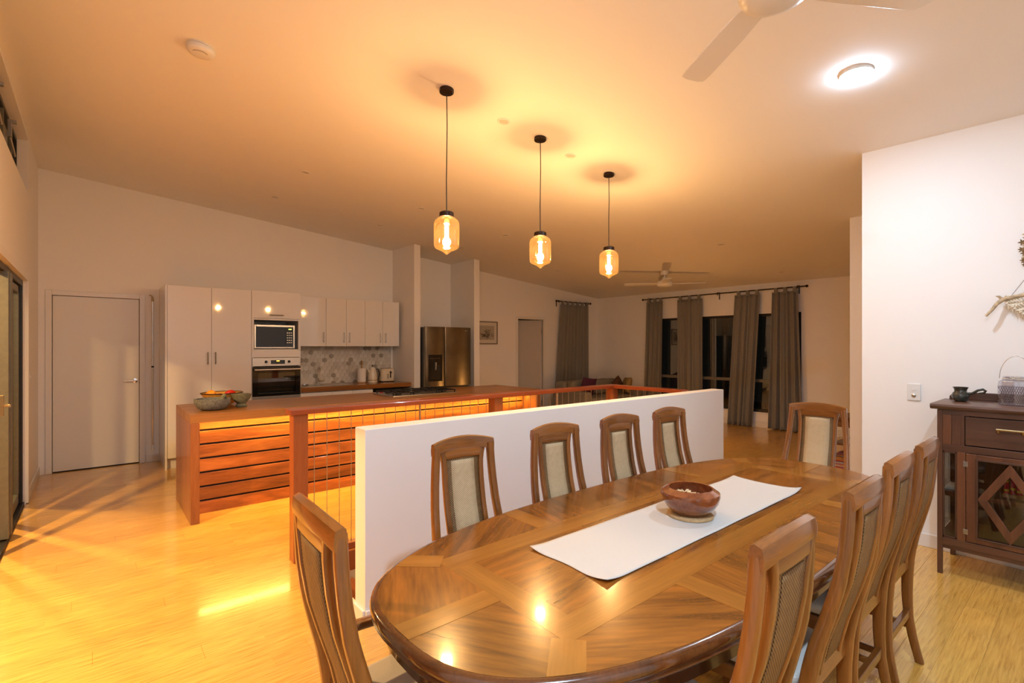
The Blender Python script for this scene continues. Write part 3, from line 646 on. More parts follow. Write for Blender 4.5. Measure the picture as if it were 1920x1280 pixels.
for y in (7.475, 7.525): box('slot', 'black_plastic', 3.57, 3.72, y - .012, y + .012, 1.098, 1.1015, ts)
MB().box(3.665, 3.685, 7.408, 7.416, .95, 1.06).box(3.655, 3.695, 7.395, 7.409, 1.03, 1.045).build('lever', 'black_plastic', ts, bev=.003)
for z in (.95, .975, 1.0): MB().tube([(3.63, 7.416, z), (3.63, 7.406, z)], .008, 10).build('button', 'black_plastic', ts, smooth=40)
tag(MB().box(3.79, 3.868, YK - .02, YK - .009, 1.0, 1.08).box(3.80, 3.82, YK - .024, YK - .02, 1.03, 1.05).build('bench_power_point', 'plastic_white', bev=.002), 'white power point on the tiles beside the toaster', 'power point')

# opening pole for the high window
po = empty('window_pole', (.568, 7.7, .15), 'slim silver window pole hanging beside the white door', 'pole')
MB().tube([(.568, 7.70, .20), (.568, 7.70, 2.03)], .011, 10).build('shaft', 'chrome', po, smooth=40)
MB().tube([(.568, 7.70, 2.02), (.568, 7.70, 2.06), (.56, 7.70, 2.09), (.545, 7.70, 2.10), (.535, 7.70, 2.09)], [.013, .012, .006, .006, .005], 8).build('hook', 'brass', po, smooth=50)
MB().lathe(.568, 7.70, [(.014, .15), (.014, .21), (.012, .215)], 12).build('grip', 'plastic_white', po, smooth=40)
MB().tube([(.568, 7.70, 1.19), (.568, 7.70, 1.21)], .014, 10).build('collar', 'black_plastic', po, smooth=40)

# fridge
fr = empty('fridge', (4.43, 7.3, 0), 'dark stainless french-door fridge with water dispenser in the alcove', 'fridge')
FX0, FX1, FY = 3.995, 4.872, 6.86
box('body', 'black_plastic', FX0 + .004, FX1 - .004, FY + .07, 7.70, .03, 1.765, fr, .004)
def fdoor(x0, x1, z0, z1, nm):
    return MB().sweep([((x0 + x1) / 2, FY + .03, z0), ((x0 + x1) / 2, FY + .03, z1)], [(x1 - x0, .06)] * 2, rnd=.22).build(nm, 'dark_steel', fr, smooth=50)
dl = fdoor(FX0, 4.352, .815, 1.772, 'door'); drr = fdoor(4.358, FX1, .815, 1.772, 'door')
box('handle_recess', 'black_plastic', FX0 + .03, FX1 - .03, FY + .012, FY + .06, .775, .812, fr)
fdoor(FX0, FX1, .05, .77, 'freezer_drawer')
dsp = box('dispenser', 'black_glass', 4.048, 4.305, FY - .006, FY + .012, .90, 1.325, dl, .004)
box('dispenser_cavity', 'black_plastic', 4.085, 4.268, FY - .009, FY - .004, .93, 1.16, dsp)
MB().tube([(4.176, FY - .012, 1.20), (4.176, FY - .012, 1.08)], [.022, .012], 10).build('nozzle', 'brushed_steel', dsp, smooth=40)
for i in range(5): box('touch_icon', 'steel', 4.085 + .038 * i, 4.097 + .038 * i, FY - .0075, FY - .006, 1.262, 1.270, dsp)
lg = MB().lathe(0, 0, [(.011, 0), (.011, .0015)], 18).build('logo_disc', 'chrome', drr); lg.rotation_euler = (R(90), 0, 0); place(lg, (4.762, FY - .0008, 1.718), drr)
def text_mesh(s, size, m, parent, loc, rot):
    cu = bpy.data.curves.new('lettering', 'FONT'); cu.body = s; cu.size = size; cu.extrude = .0006; cu.align_x = 'LEFT'
    t = bpy.data.objects.new('lettering_tmp', cu); col.objects.link(t); bpy.context.view_layer.update()
    me = bpy.data.meshes.new_from_object(t.evaluated_get(bpy.context.evaluated_depsgraph_get())); bpy.data.objects.remove(t)
    me.materials.clear(); me.materials.append(M[m]); o = bpy.data.objects.new('lettering', me); col.objects.link(o); o.rotation_euler = rot; place(o, loc, parent); return o
text_mesh('LG', .024, 'chrome', drr, (4.780, FY - .001, 1.710), (R(90), 0, 0))

# ------------------------------------------------------------------ island
isl = empty('island_bench', (2.55, 5.2, 0), 'long timber waterfall island bench with glowing slatted front', 'island bench')
IX0, IX1, IY0, IY1, IZ = .602, 4.50, 4.765, 5.70, .897
box('benchtop', 'benchtop_wood', IX0, IX1, IY0, IY1, IZ - .072, IZ, isl, .003)
box('end_panel', 'island_wood_z', IX0, IX0 + .064, IY0, IY1, 0, IZ - .0725, isl, .003)
box('end_panel', 'island_wood_z', IX1 - .064, IX1, IY0, IY1, 0, IZ - .0725, isl, .003)
box('carcass', 'black_plastic', IX0 + .066, IX1 - .066, 5.066, IY1 - .03, .0, IZ - .075, isl)
zs = [0, .112, .2345, .357, .4795, .602, .7245, .822]
for i in range(7): box('slat', 'island_wood', IX0 + .066, IX1 - .066, 5.04, 5.062, zs[i] + (.008 if i else 0), zs[i + 1] - .008, isl, .003)
box('led_strip', 'led_lens', IX0 + .07, IX1 - .07, 4.935, 4.947, .812, .8245, isl)
light('led_light', 'AREA', ((IX0 + IX1) / 2, 4.941, .809), P_LED, C_LED, isl, (0, 0, 0), shape='RECTANGLE', size=3.72, size_y=.012)

ck = empty('gas_cooktop', (2.95, 5.25, IZ), 'stainless gas cooktop with black trivets on the island', 'cooktop')
CX0, CX1, CYa, CYb = 2.50, 3.36, 4.98, 5.50
box('plate', 'steel', CX0, CX1, CYa, CYb, IZ + .0005, IZ + .012, ck, .003)
for cx_, cy_ in ((2.63, 5.12), (2.63, 5.37), (2.93, 5.24), (3.23, 5.12), (3.23, 5.37)):
    r = .05 if cx_ == 2.93 else .036
    MB().lathe(cx_, cy_, [(r, IZ + .0125), (r, IZ + .02), (r * .8, IZ + .03), (r * .3, IZ + .032)], 18).build('burner', 'iron', ck, smooth=40)
for a, b in ((2.52, 2.755), (2.765, 3.095), (3.105, 3.34)):
    m_ = MB(); zt = IZ + .045
    for y in (5.02, 5.46): m_.box(a, b, y - .005, y + .005, zt - .01, zt)
    for x in (a + .005, b - .005): m_.box(x - .005, x + .005, 5.02, 5.46, zt - .01, zt)
    for x in (a + (b - a) * .33, a + (b - a) * .67): m_.box(x - .004, x + .004, 5.02, 5.46, zt - .01, zt + .004)
    m_.box(a, b, 5.236, 5.244, zt - .01, zt + .004)
    for x in (a + .01, b - .01):
        for y in (5.03, 5.45): m_.box(x - .006, x + .006, y - .006, y + .006, IZ + .012, zt - .009)
    m_.build('trivet', 'iron', ck)
for i, x in enumerate((2.60, 2.66, 3.05, 3.12, 3.19)): MB().lathe(x, 5.475 + .004, [(.015, IZ + .0125), (.015, IZ + .03), (.011, IZ + .034)], 14).build('knob', 'red_skin' if i in (0, 3, 4) else 'black_plastic', ck, smooth=40)

def bowl_prof(pts, th): return pts + [(max(r - th, .001), z) for r, z in reversed(pts[1:])] + [(.001, pts[0][1] + th)]
b1 = empty('stone_bowl', (.80, 5.04, IZ), 'wide grey speckled stone mortar on the island corner', 'mortar')
MB().lathe(.80, 5.04, bowl_prof([(.075, IZ + .001), (.115, IZ + .018), (.138, IZ + .055), (.143, IZ + .098)], .018), 32, caps=False).build('bowl', 'stone', b1, smooth=60)
ps = tag(MB().tube([(.845, 5.06, IZ + .045), (.88, 5.075, IZ + .095), (.905, 5.085, IZ + .125)], [.024, .02, .016], 12).build('stone_pestle', 'stone_green', smooth=60), 'greenish stone pestle leaning in the wide stone mortar', 'pestle')
b2 = tag(MB().lathe(1.045, 5.13, [(.046, IZ + .001), (.050, IZ + .012), (.036, IZ + .03), (.05, IZ + .045), (.074, IZ + .075), (.085, IZ + .118), (.072, IZ + .118), (.055, IZ + .075), (.001, IZ + .05)], 30).build('footed_mortar', 'stone_green', smooth=50), 'small footed greenish stone mortar right of the wide one', 'mortar')
b3 = tag(MB().lathe(.935, 5.40, bowl_prof([(.07, IZ + .001), (.105, IZ + .02), (.15, IZ + .075), (.178, IZ + .115)], .008), 36, caps=False).build('fruit_bowl', 'bowl_yellow', smooth=60), 'yellow fruit bowl with dark rim behind the stone mortars', 'bowl')
MB().tube([(.935 + .175 * math.cos(a * math.pi / 16), 5.40 + .175 * math.sin(a * math.pi / 16), IZ + .116) for a in range(32)], .005, 8, closed=True).build('rim', 'bronze', b3, smooth=60)
tag(MB().ico((.845, 5.395, IZ + .105), .042, 3).build('orange', 'orange_skin', smooth=60), 'round orange at the left of the fruit bowl', 'orange')
tag(MB().ico((.915, 5.38, IZ + .08), .036, 3, (1.1, 1, .9)).build('tomato', 'red_skin', smooth=60), 'orange red tomato in the middle of the fruit bowl', 'tomato')
tag(MB().tube([(.96, 5.37, IZ + .105), (.99, 5.38, IZ + .118), (1.02, 5.40, IZ + .12), (1.05, 5.41, IZ + .11)], [.014, .022, .02, .008], 12).build('chilli', 'red_skin', smooth=60), 'bright red chilli at the right of the fruit bowl', 'chilli')

# ------------------------------------------------------------------ balustrade and stairs
bl = empty('stair_balustrade', (2.7, 3.5, 0), 'red timber handrail with posts and vertical steel wires around the stairwell', 'balustrade')
box('handrail', 'rail_wood', .995, 4.475, 3.445, 3.575, .995, 1.03, bl, .005)
box('handrail', 'rail_wood_y', 4.355, 4.475, HY0 + .002, 3.443, .995, 1.03, bl, .005)
for x in (1.02, 2.725, 4.372): box('post', 'post_wood', x, x + .095, 3.472, 3.565, .002, .994, bl, .003)
box('bottom_rail', 'rail_wood', 1.116, 4.372, 3.462, 3.53, .002, .05, bl, .003)
box('bottom_rail', 'rail_wood_y', 4.39, 4.45, HY0 + .002, 3.46, .002, .05, bl, .003)
box('fascia', 'tread_wood', HX0 - .001, HX1, HY1 - .018, HY1 - .001, -.14, -.001, bl)
wm = None
def wire(x, y, r=.0026):
    global wm
    if wm is None: wm = MB().tube([(0, 0, .05), (0, 0, .995)], r, 6).build('wire', 'steel', bl, smooth=40); o = wm
    else: o = wm.copy(); col.objects.link(o)
    place(o, (x, y, .5225), bl)
x = 1.164
while x < 4.37:
    if not (2.71 < x < 2.83): wire(x, 3.50)
    x += .0875
for k in range(8): wire(4.42, 2.70 + .095 * k)
for x in (1.478 + .0875 * .5 + .47, 3.545): MB().tube([(x, 3.505, .05), (x, 3.505, .995)], .008, 10).build('stanchion', 'steel', bl, smooth=40)

st = empty('staircase', (1.2, 3.0, -.2), 'timber stair flight dropping away inside the stairwell', 'staircase')
for i in range(9):
    x = HX0 + .03 + .26 * i; z = -.19 * (i + 1)
    box('tread', 'tread_wood', x, x + .285, HY0 + .004, HY1 - .02, z - .04, z, st, .004)
    box('riser', 'trim_paint', x, x + .018, HY0 + .004, HY1 - .02, z + .002, z + .188, st)

# ------------------------------------------------------------------ pendants, oyster, downlights, alarms, fans
pend_lab = ('amber glass pendant lamp nearest the viewer, over the stairwell', 'middle amber glass pendant lamp over the stairwell', 'farthest amber glass pendant lamp over the stairwell')
for i, (x, y) in enumerate(((1.875, 2.93), (2.787, 2.95), (3.694, 2.975))):
    zc = ceilz(x, y); e = empty('pendant_lamp', (x, y, zc), pend_lab[i], 'pendant lamp', 'glass pendants')
    c = MB().lathe(x, y, [(.048, zc + .008), (.050, zc - .008), (.050, zc - .022), (.046, zc - .026), (.01, zc - .027)], 28).build('canopy', 'bronze', e, smooth=40)
    MB().lathe(x + .03, y - .03, [(.004, zc - .02), (.004, zc - .03)], 8).build('screw', 'chrome', c)
    MB().tube([(x, y, zc - .02), (x + .004, y, zc - .25), (x - .002, y, 2.6), (x, y, 2.385)], .0035, 8).build('cord', 'black_plastic', e, smooth=60)
    MB().lathe(x, y, [(.012, 2.395), (.04, 2.388), (.050, 2.38), (.052, 2.35), (.04, 2.345)], 28).build('cap', 'bronze', e, smooth=40)
    MB().lathe(x, y, [(.045, 2.347), (.062, 2.340), (.080, 2.325), (.088, 2.305), (.089, 2.28), (.088, 2.16), (.085, 2.145), (.078, 2.134), (.058, 2.124), (.034, 2.114), (.020, 2.103), (.010, 2.095), (.001, 2.090)], 36, caps=False).build('shade', 'amber_glass', e, smooth=60)
    MB().lathe(x, y, [(.018, 2.346), (.018, 2.315), (.014, 2.31)], 16).build('socket', 'brass', e, smooth=40)
    b = MB().lathe(x, y, [(.010, 2.31), (.011, 2.29), (.0145, 2.28), (.0145, 2.165), (.010, 2.145), (.002, 2.135)], 16).build('bulb', 'filament_glow', e, smooth=60)
    light('pendant_light', 'POINT', (x, y, 2.225), P_PEND, C_PEND, e, shadow_soft_size=.03)
LX, LY = 3.461, .938
def oyster(x, y, pw, lab):
    zc = ceilz(x, y); e = empty('ceiling_lamp', (x, y, zc), lab, 'ceiling lamp', 'white ceiling lamps')
    MB().lathe(x, y, [(.085, zc + .012), (.085, zc - .012), (.07, zc - .016), (.01, zc - .016)], 32).build('ring', 'plastic_white', e, smooth=40)
    MB().lathe(x, y, [(.082, zc - .010), (.080, zc - .022), (.068, zc - .036), (.04, zc - .046), (.002, zc - .05)], 28).build('lens', 'oyster_lens', e, smooth=60)
    light('ceiling_light', 'AREA', (x, y, zc - .052), pw, C_WHITE, e, shape='DISK', size=.12)
oyster(LX, LY, P_OYSTER, 'lit round white ceiling lamp above the dining table')
oyster(.7, -.2, P_OYSTER2, 'lit round white ceiling lamp above the viewer')
dls = ((2.418, 2.971, 'off downlight between the near and middle pendants'), (3.187, 2.988, 'off downlight between the middle and far pendants'), (1.69, 5.345, 'off downlight over the left end of the island'), (1.685, 6.48, 'off downlight above the oven tower'),
       (3.066, 5.364, 'off downlight over the island cooktop'), (3.06, 6.489, 'off downlight above the wall cabinets'), (4.43, 5.396, 'off downlight over the right end of the island'), (4.456, 6.535, 'off downlight in front of the fridge alcove'),
       (6.432, 6.358, 'off downlight near the open hall door'), (6.451, 3.294, 'off downlight left of the cream wall end'), (8.421, 3.302, 'off downlight near the right living room curtain'))
base = None
for x, y, lab in dls:
    zc = ceilz(x, y)
    if base is None:
        base = empty('downlight', (0, 0, 0)); MB().lathe(0, 0, [(.036, .01), (.050, .004), (.050, -.003), (.040, -.006), (.036, -.002)], 24, caps=False).build('ring', 'plastic_white', base, smooth=50)
        MB().lathe(0, 0, [(.038, .004), (.038, -.002), (.002, -.002)], 24).build('lens', 'downlight_face', base, smooth=40); e = base
    else: e = copy_tree(base)
    tag(e, 'small round ' + lab, 'downlight', 'unlit ceiling downlights'); e.location = (x, y, zc); e.rotation_euler = (0, R(5.2), 0)
sx, sy = .526, 3.712; zc = ceilz(sx, sy)
sm = empty('smoke_alarm', (0, 0, 0), 'round white smoke alarm on the ceiling at upper left', 'smoke alarm')
MB().lathe(0, 0, [(.078, .006), (.078, -.008), (.074, -.010)], 36).build('base', 'plastic_white', sm, smooth=40)
MB().lathe(0, 0, [(.070, -.010), (.080, -.013), (.080, -.028), (.070, -.040), (.05, -.046), (.002, -.048)], 36).build('cover', 'plastic_white', sm, smooth=40)
MB().tube([(.045 * math.cos(a), .045 * math.sin(a), -.0465) for a in [R(200 + 8 * k) for k in range(16)]], .0022, 6).build('vent_slot', 'frame_wood_grey', sm)
sm.location = (sx, sy, zc); sm.rotation_euler = (0, R(5.2), 0)

def fan(x, y, zh, rad, angs, lab, zc):
    e = empty('ceiling_fan', (0, 0, 0), lab, 'ceiling fan', 'white ceiling fans')
    h = zc - zh
    MB().lathe(0, 0, [(.065, h + .01), (.065, h - .05), (.055, h - .065), (.015, h - .067)], 28).build('canopy', 'plastic_white', e, smooth=40)
    MB().lathe(0, 0, [(.013, h - .06), (.013, .12)], 12).build('downrod', 'plastic_white', e, smooth=40)
    MB().lathe(0, 0, [(.03, .14), (.05, .10), (.055, .085), (.11, .07), (.13, .045), (.13, .012), (.115, -.012), (.08, -.024), (.002, -.028)], 36).build('motor', 'plastic_white', e, smooth=40)
    for a in angs:
        ca, sa = math.cos(R(a)), math.sin(R(a)); tw = .16
        def pt(r, w, t): return (ca * r - sa * w, sa * r + ca * w, .028 + w * tw + t)
        prof = [(.10, .036), (.16, .050), (.3, .058), (rad - .06, .062), (rad - .015, .058), (rad, .030)]
        vs_ = []; fs = []
        for r, w in prof:
            vs_ += [pt(r, -w, -.004), pt(r, w if r < rad else w, -.004), pt(r, w, .004), pt(r, -w, .004)]
        for k in range(len(prof) - 1):
            for j in range(4): fs.append((k * 4 + j, k * 4 + (j + 1) % 4, (k + 1) * 4 + (j + 1) % 4, (k + 1) * 4 + j))
        fs += [(0, 1, 2, 3), tuple(len(vs_) - 4 + j for j in (3, 2, 1, 0))]
        MB().add(vs_, fs).build('blade', 'plastic_white', e, bev=.002)
    e.location = (x, y, zh)
    return e
fan(1.985, .80, 2.79, .66, (57, 147, 237, 327), 'white ceiling fan cut by the top edge above the table', ceilz(1.985, .80))
fan(7.474, 4.818, 2.50, .67, (127, -53, 37, -143), 'white four-blade ceiling fan in the far living room', ceilz(7.474, 4.818))

# ------------------------------------------------------------------ far room : curtains, rods, sofa, picture, rug
def curtain(lab, p0, p1, q0, q1, ztop, zbot, normal, folds, amp, tabs, seed, group):
    """p = top edge ends, q = bottom edge ends (xy); hangs with vertical folds"""
    rs = random.Random(seed); p0, p1, q0, q1 = map(Vector, (p0, p1, q0, q1)); nv_ = Vector(normal)
    e = empty('curtain', ((p0.x + p1.x) / 2, (p0.y + p1.y) / 2, zbot), lab, 'curtain', group)
    ph = [rs.uniform(0, 6.28) for _ in range(4)]
    def fn(u, v):
        t = 1 - v; a = p0.lerp(p1, u); b = q0.lerp(q1, u); s_ = v ** 1.0
        c = b.lerp(a, v)
        w = math.sin(u * folds * 6.283 + ph[0] + .5 * math.sin(2.2 * t + ph[1])) + .45 * math.sin(u * folds * 2 * 6.283 * .83 + ph[2])
        am = amp * (.55 + .65 * t)
        return (c.x + nv_.x * am * w, c.y + nv_.y * am * w, zbot + (ztop - zbot) * v + (.012 * math.sin(u * folds * 6.28 + ph[3]) * max(0, 1 - 6 * v)))
    MB().grid(fn, 90, 26).build('drape', 'curtain', e, smooth=80, solid=.004)
    for k in range(tabs):
        u = (k + .35) / (tabs - .3) if tabs > 1 else .5; c = p0.lerp(p1, min(u, .97)); d_ = (p1 - p0).normalized() * .026
        MB().add([(c.x - d_.x, c.y - d_.y, ztop - .02), (c.x + d_.x, c.y + d_.y, ztop - .02), (c.x + d_.x, c.y + d_.y, ztop + .075), (c.x - d_.x, c.y - d_.y, ztop + .075)], [(0, 1, 2, 3)]).build('tab', 'curtain', e, solid=.03)
    return e
XCu = XF - .085
G = 'grey tab-top curtains of the living room'
curtain('grey tab-top curtain leftmost at the dark window', (XCu, 6.30), (XCu, 5.90), (XCu, 6.36), (XCu, 5.94), 2.40, .01, (-1, 0), 4, .03, 3, 1, G)
curtain('grey tab-top curtain second from left at the dark window', (XCu, 5.57), (XCu, 5.025), (XCu, 5.545), (XCu, 5.01), 2.40, .01, (-1, 0), 5, .032, 3, 2, G)
curtain('grey tab-top curtain third from left, hem swept left', (XCu, 4.37), (XCu, 3.92), (XCu, 4.50), (XCu, 4.05), 2.40, .01, (-1, 0), 5, .035, 3, 3, G)
curtain('grey tab-top curtain rightmost at the dark window', (XCu, 3.71), (XCu, 3.30), (XCu, 3.77), (XCu, 3.22), 2.40, .01, (-1, 0), 5, .035, 3, 4, G)
curtain('dark grey tab-top curtain closed over the side window in the corner', (7.86, 7.655), (8.77, 7.655), (7.66, 7.655), (8.78, 7.655), 2.385, .01, (0, -1), 9, .016, 6, 5, G)
def rod(lab, a, b, brackets, nrm):
    a, b = Vector(a), Vector(b); e = empty('curtain_rod', (a + b) / 2, lab, 'curtain rod', 'dark curtain rods')
    MB().tube([a, b], .012, 10).build('pole', 'frame_dark', e, smooth=40)
    for p, s_ in ((a, -1), (b, 1)):
        d_ = (b - a).normalized() * s_; MB().tube([p, p + d_ * .012, p + d_ * .02, p + d_ * .035, p + d_ * .05, p + d_ * .06], [.012, .010, .018, .025, .018, .004], 12).build('finial', 'bronze', e, smooth=60)
    for t in brackets:
        p = a.lerp(b, t); q = p + Vector(nrm) * .078
        MB().tube([p + Vector((0, 0, .016)), q + Vector((0, 0, .016))], .008, 8).tube([q + Vector((0, 0, .03)), q + Vector((0, 0, -.11))], .010, 8).tube([p + Vector((0, 0, -.03)), p + Vector((0, 0, .02))], .012, 8).build('bracket', 'frame_dark', e, smooth=40)
rod('long dark curtain rod above the living room window', (XCu, 6.36, 2.465), (XCu, 3.20, 2.465), (.03, .52, .965), (1, 0, 0))
rod('short dark curtain rod in the corner of the kitchen wall', (7.75, 7.655, 2.45), (8.80, 7.655, 2.45), (.04, .96), (0, 1, 0))

pc = empty('framed_picture', (5.9, YK, 1.5), 'framed monochrome sketch on the wall right of the fridge', 'picture')
PX0, PX1, PZ0, PZ1 = 5.60, 6.135, 1.50, 1.948
MB().box(PX0, PX0 + .022, YK - .022, YK - .001, PZ0, PZ1).box(PX1 - .022, PX1, YK - .022, YK - .001, PZ0, PZ1).box(PX0, PX1, YK - .022, YK - .001, PZ0, PZ0 + .022).box(PX0, PX1, YK - .022, YK - .001, PZ1 - .022, PZ1).build('frame', 'frame_wood_grey', pc, bev=.003)
box('mat_board', 'mat_board', PX0 + .02, PX1 - .02, YK - .012, YK - .001, PZ0 + .02, PZ1 - .02, pc)
box('print', 'sketch_print', PX0 + .085, PX1 - .085, YK - .014, YK - .012, PZ0 + .085, PZ1 - .085, pc)

sf = empty('sofa', (8.1, 6.7, 0), 'grey beige sofa behind the stair railing', 'sofa')
def soft(name, m, x0, x1, y0, y1, z0, z1, parent, b=.05): return box(name, m, x0, x1, y0, y1, z0, z1, parent, b)
soft('base', 'sofa_fabric', 7.2, 8.98, 6.35, 7.2, .06, .30, sf, .03)
soft('arm', 'sofa_fabric', 7.16, 7.36, 6.32, 7.22, .06, .58, sf); soft('arm', 'sofa_fabric', 8.82, 9.02, 6.32, 7.22, .06, .58, sf)
soft('backrest', 'sofa_fabric', 7.30, 8.88, 7.02, 7.30, .10, .74, sf)
for a, b in ((7.37, 8.085), (8.095, 8.81)):
    soft('seat_cushion', 'sofa_fabric', a, b, 6.35, 7.03, .305, .45, sf, .04); soft('back_cushion', 'sofa_fabric', a, b, 6.86, 7.04, .455, .76, sf, .06)
for x, y in ((7.22, 6.38), (8.96, 6.38), (7.22, 7.16), (8.96, 7.16)): box('foot', 'frame_dark', x - .025, x + .025, y - .025, y + .025, 0, .06, sf)
def cushion(m, loc, s, tilt, lab, rz=0):
    def fn(u, v, sg):
        a, b = 2 * u - 1, 2 * v - 1; k = (1 - a ** 4) * (1 - b ** 4); return (a * s * (1 - .06 * (1 - b * b)), sg * .07 * k ** .6, b * s * (1 - .06 * (1 - a * a)))
    o = MB().grid(lambda u, v: fn(u, v, 1), 12, 12).grid(lambda u, v: fn(u, v, -1), 12, 12).build('cushion', m, smooth=70); o.location = loc; o.rotation_euler = (R(12), R(tilt), R(rz)); return tag(o, lab, 'cushion', 'sofa cushions')
cushion('cushion_brown', (8.55, 6.66, .655), .14, 45, 'brown cushion standing on its corner on the sofa', 10)
cushion('cushion_purple', (7.66, 6.70, .648), .18, 8, 'deep purple cushion on the left half of the sofa', -10)
cushion('cushion_tan', (8.70, 6.52, .635), .17, 4, 'tan cushion against the right sofa arm', 60)

rg = tag(box('striped_rug', 'rug_stripes', 6.55, 8.2, 1.25, 2.32, .001, .010), 'multicoloured striped rug on the far living room floor', 'rug')
sd = empty('side_table', (7.75, 2.15, 0), 'small timber side table beyond the far head chair', 'side table')
box('top', 'stool_wood', 7.45, 8.05, 1.75, 2.34, .49, .53, sd, .006); box('apron', 'stool_wood', 7.49, 8.01, 1.79, 2.30, .40, .49, sd)
for x in (7.48, 7.97):
    for y in (1.78, 2.26): box('leg', 'stool_wood', x, x + .045, y, y + .045, .0105, .40, sd, .003)
box('lower_shelf', 'stool_wood', 7.49, 8.01, 1.79, 2.30, .16, .185, sd)
tag(MB().box(7.58, 7.80, 1.9, 2.2, .1855, .215).box(7.6, 7.78, 1.92, 2.18, .216, .24).build('book_stack', 'page', bev=.003), 'pale books lying on the lower shelf of the side table', 'books')

# low lamp on a stool behind the half wall
stl = empty('lamp_stool', (6.9, 4.4, 0), 'low timber stool behind the stair railing', 'stool')
MB().lathe(6.9, 4.4, [(.17, .36), (.175, .37), (.175, .39), (.17, .395)], 28).build('seat', 'stool_wood', stl, smooth=40)
for a in (45, 135, 225, 315): MB().tube([(6.9 + .16 * math.cos(R(a)), 4.4 + .16 * math.sin(R(a)), 0), (6.9 + .10 * math.cos(R(a)), 4.4 + .10 * math.sin(R(a)), .36)], .015, 8).build('leg', 'stool_wood', stl, smooth=40)
lm = empty('table_lamp', (6.9, 4.4, .396), 'small glowing amber globe lamp on the low stool', 'table lamp')
MB().lathe(6.9, 4.4, [(.06, .396), (.06, .41), (.03, .42)], 20).build('base', 'stool_wood', lm, smooth=40)
MB().ico((6.9, 4.4, .49), .075, 3).build('globe', 'amber_glass', lm, smooth=60); MB().ico((6.9, 4.4, .485), .025, 2).build('bulb', 'filament_glow', lm, smooth=60)
light('table_light', 'POINT', (6.9, 4.4, .50), P_SALT, C_SALT, lm, shadow_soft_size=.03)

# switches
sw = empty('light_switch', (XL, 6.71, 1.16), 'white light switch on the left wall by the sliding doors', 'switch')
box('plate', 'plastic_white', XL + .0005, XL + .008, 6.64, 6.79, 1.10, 1.215, sw, .002)
for y in (6.69, 6.74): box('rocker', 'plastic_white', XL + .008, XL + .012, y - .008, y + .008, 1.145, 1.17, sw, .001)
gp = empty('wall_switch', (XD, .89, 1.115), 'white switch plate on the dining wall left of the sideboard', 'switch')
box('plate', 'plastic_white', XD - .009, XD - .0005, .851, .931, 1.055, 1.178, gp, .003)
box('rocker', 'plastic_white', XD - .013, XD - .009, .882, .900, 1.128, 1.142, gp, .001)
MB().lathe(0, 0, [(.013, 0), (.013, .006), (.008, .010)], 16).build('dial', 'steel', gp, smooth=40)
k = [o for o in col.objects if o.name.startswith('dial')][0]; k.rotation_euler = (0, R(-90), 0); place(k, (XD - .013, .891, 1.092), gp)

# ------------------------------------------------------------------ dining table
TX, TY, TA, TB, TN, TZ = 1.94, 1.105, 1.385, .556, 2.8, .75
def sup(a, b, n=128, ex=TN):
    out = []
    for k in range(n):
        t = 2 * math.pi * k / n; c, s_ = math.cos(t), math.sin(t)
        out.append((TX + a * math.copysign(abs(c) ** (2 / ex), c), TY + b * math.copysign(abs(s_) ** (2 / ex), s_)))
    return out
tb = empty('dining_table', (TX, TY, 0), 'large oval dining table with inlaid veneer top and moulded edge', 'dining table')
def ring_solid(offs):   # (inset, z) rings
    m_ = MB(); n = 128; vs_ = []; fs = []
    for ins, z in offs: vs_ += [(x, y, z) for x, y in sup(TA - ins, TB - ins, n)]
    for i in range(len(offs) - 1):
        for k in range(n): fs.append((i * n + k, i * n + (k + 1) % n, (i + 1) * n + (k + 1) % n, (i + 1) * n + k))
    fs.append(tuple(range(n - 1, -1, -1))); fs.append(tuple(range((len(offs) - 1) * n, len(offs) * n)))
    return m_.add(vs_, fs)
ring_solid([(.02, .700), (.008, .702), (.004, .708), (.010, .714), (.003, .720), (0, .730), (.003, .741), (.010, .7475), (.018, .7490), (.03, .7492)]).build('top_slab', 'table_edge', tb, smooth=50)
ring_solid([(.055, .640), (.04, .642), (.04, .700)]).build('apron', 'table_apron', tb, smooth=50)
def clip_convex(poly, hull):
    for i in range(len(hull)):
        a, b = hull[i], hull[(i + 1) % len(hull)]; nx, ny = -(b[1] - a[1]), b[0] - a[0]; out = []
        for j in range(len(poly)):
            p, q = poly[j - 1], poly[j]; dp = nx * (p[0] - a[0]) + ny * (p[1] - a[1]); dq = nx * (q[0] - a[0]) + ny * (q[1] - a[1])
            if dp * dq < 0: t = dp / (dp - dq); out.append((p[0] + t * (q[0] - p[0]), p[1] + t * (q[1] - p[1])))
            if dq >= 0: out.append(q)
        poly = out
        if len(poly) < 3: return None
    return poly
HULL = sup(TA - .020, TB - .020)
def veneer(name, poly, m, ang, lay):
    p = clip_convex(poly, HULL)
    if not p: return
    cx_ = sum(q[0] for q in p) / len(p); cy_ = sum(q[1] for q in p) / len(p); c, s_ = math.cos(-R(ang)), math.sin(-R(ang))
    loc = [((x - cx_) * c - (y - cy_) * s_, (x - cx_) * s_ + (y - cy_) * c) for x, y in p]
    z0, z1 = TZ - .0012, TZ - .0004 + lay * .0004
    me = MB().prism(loc, 'z', z0, z1); o = me.build(name, m, tb)
    off = o.location + W[tb.name]            # bbox centre in rotated frame
    cc, ss = math.cos(R(ang)), math.sin(R(ang)); wx, wy = cx_ + off.x * cc - off.y * ss, cy_ + off.x * ss + off.y * cc
    o.rotation_euler = (0, 0, R(ang)); place(o, (wx, wy, (z0 + z1) / 2), tb)
OX0, OX1, OY0, OY1 = .858, 3.022, .81, 1.40; bw = .09
E_ = 1.0
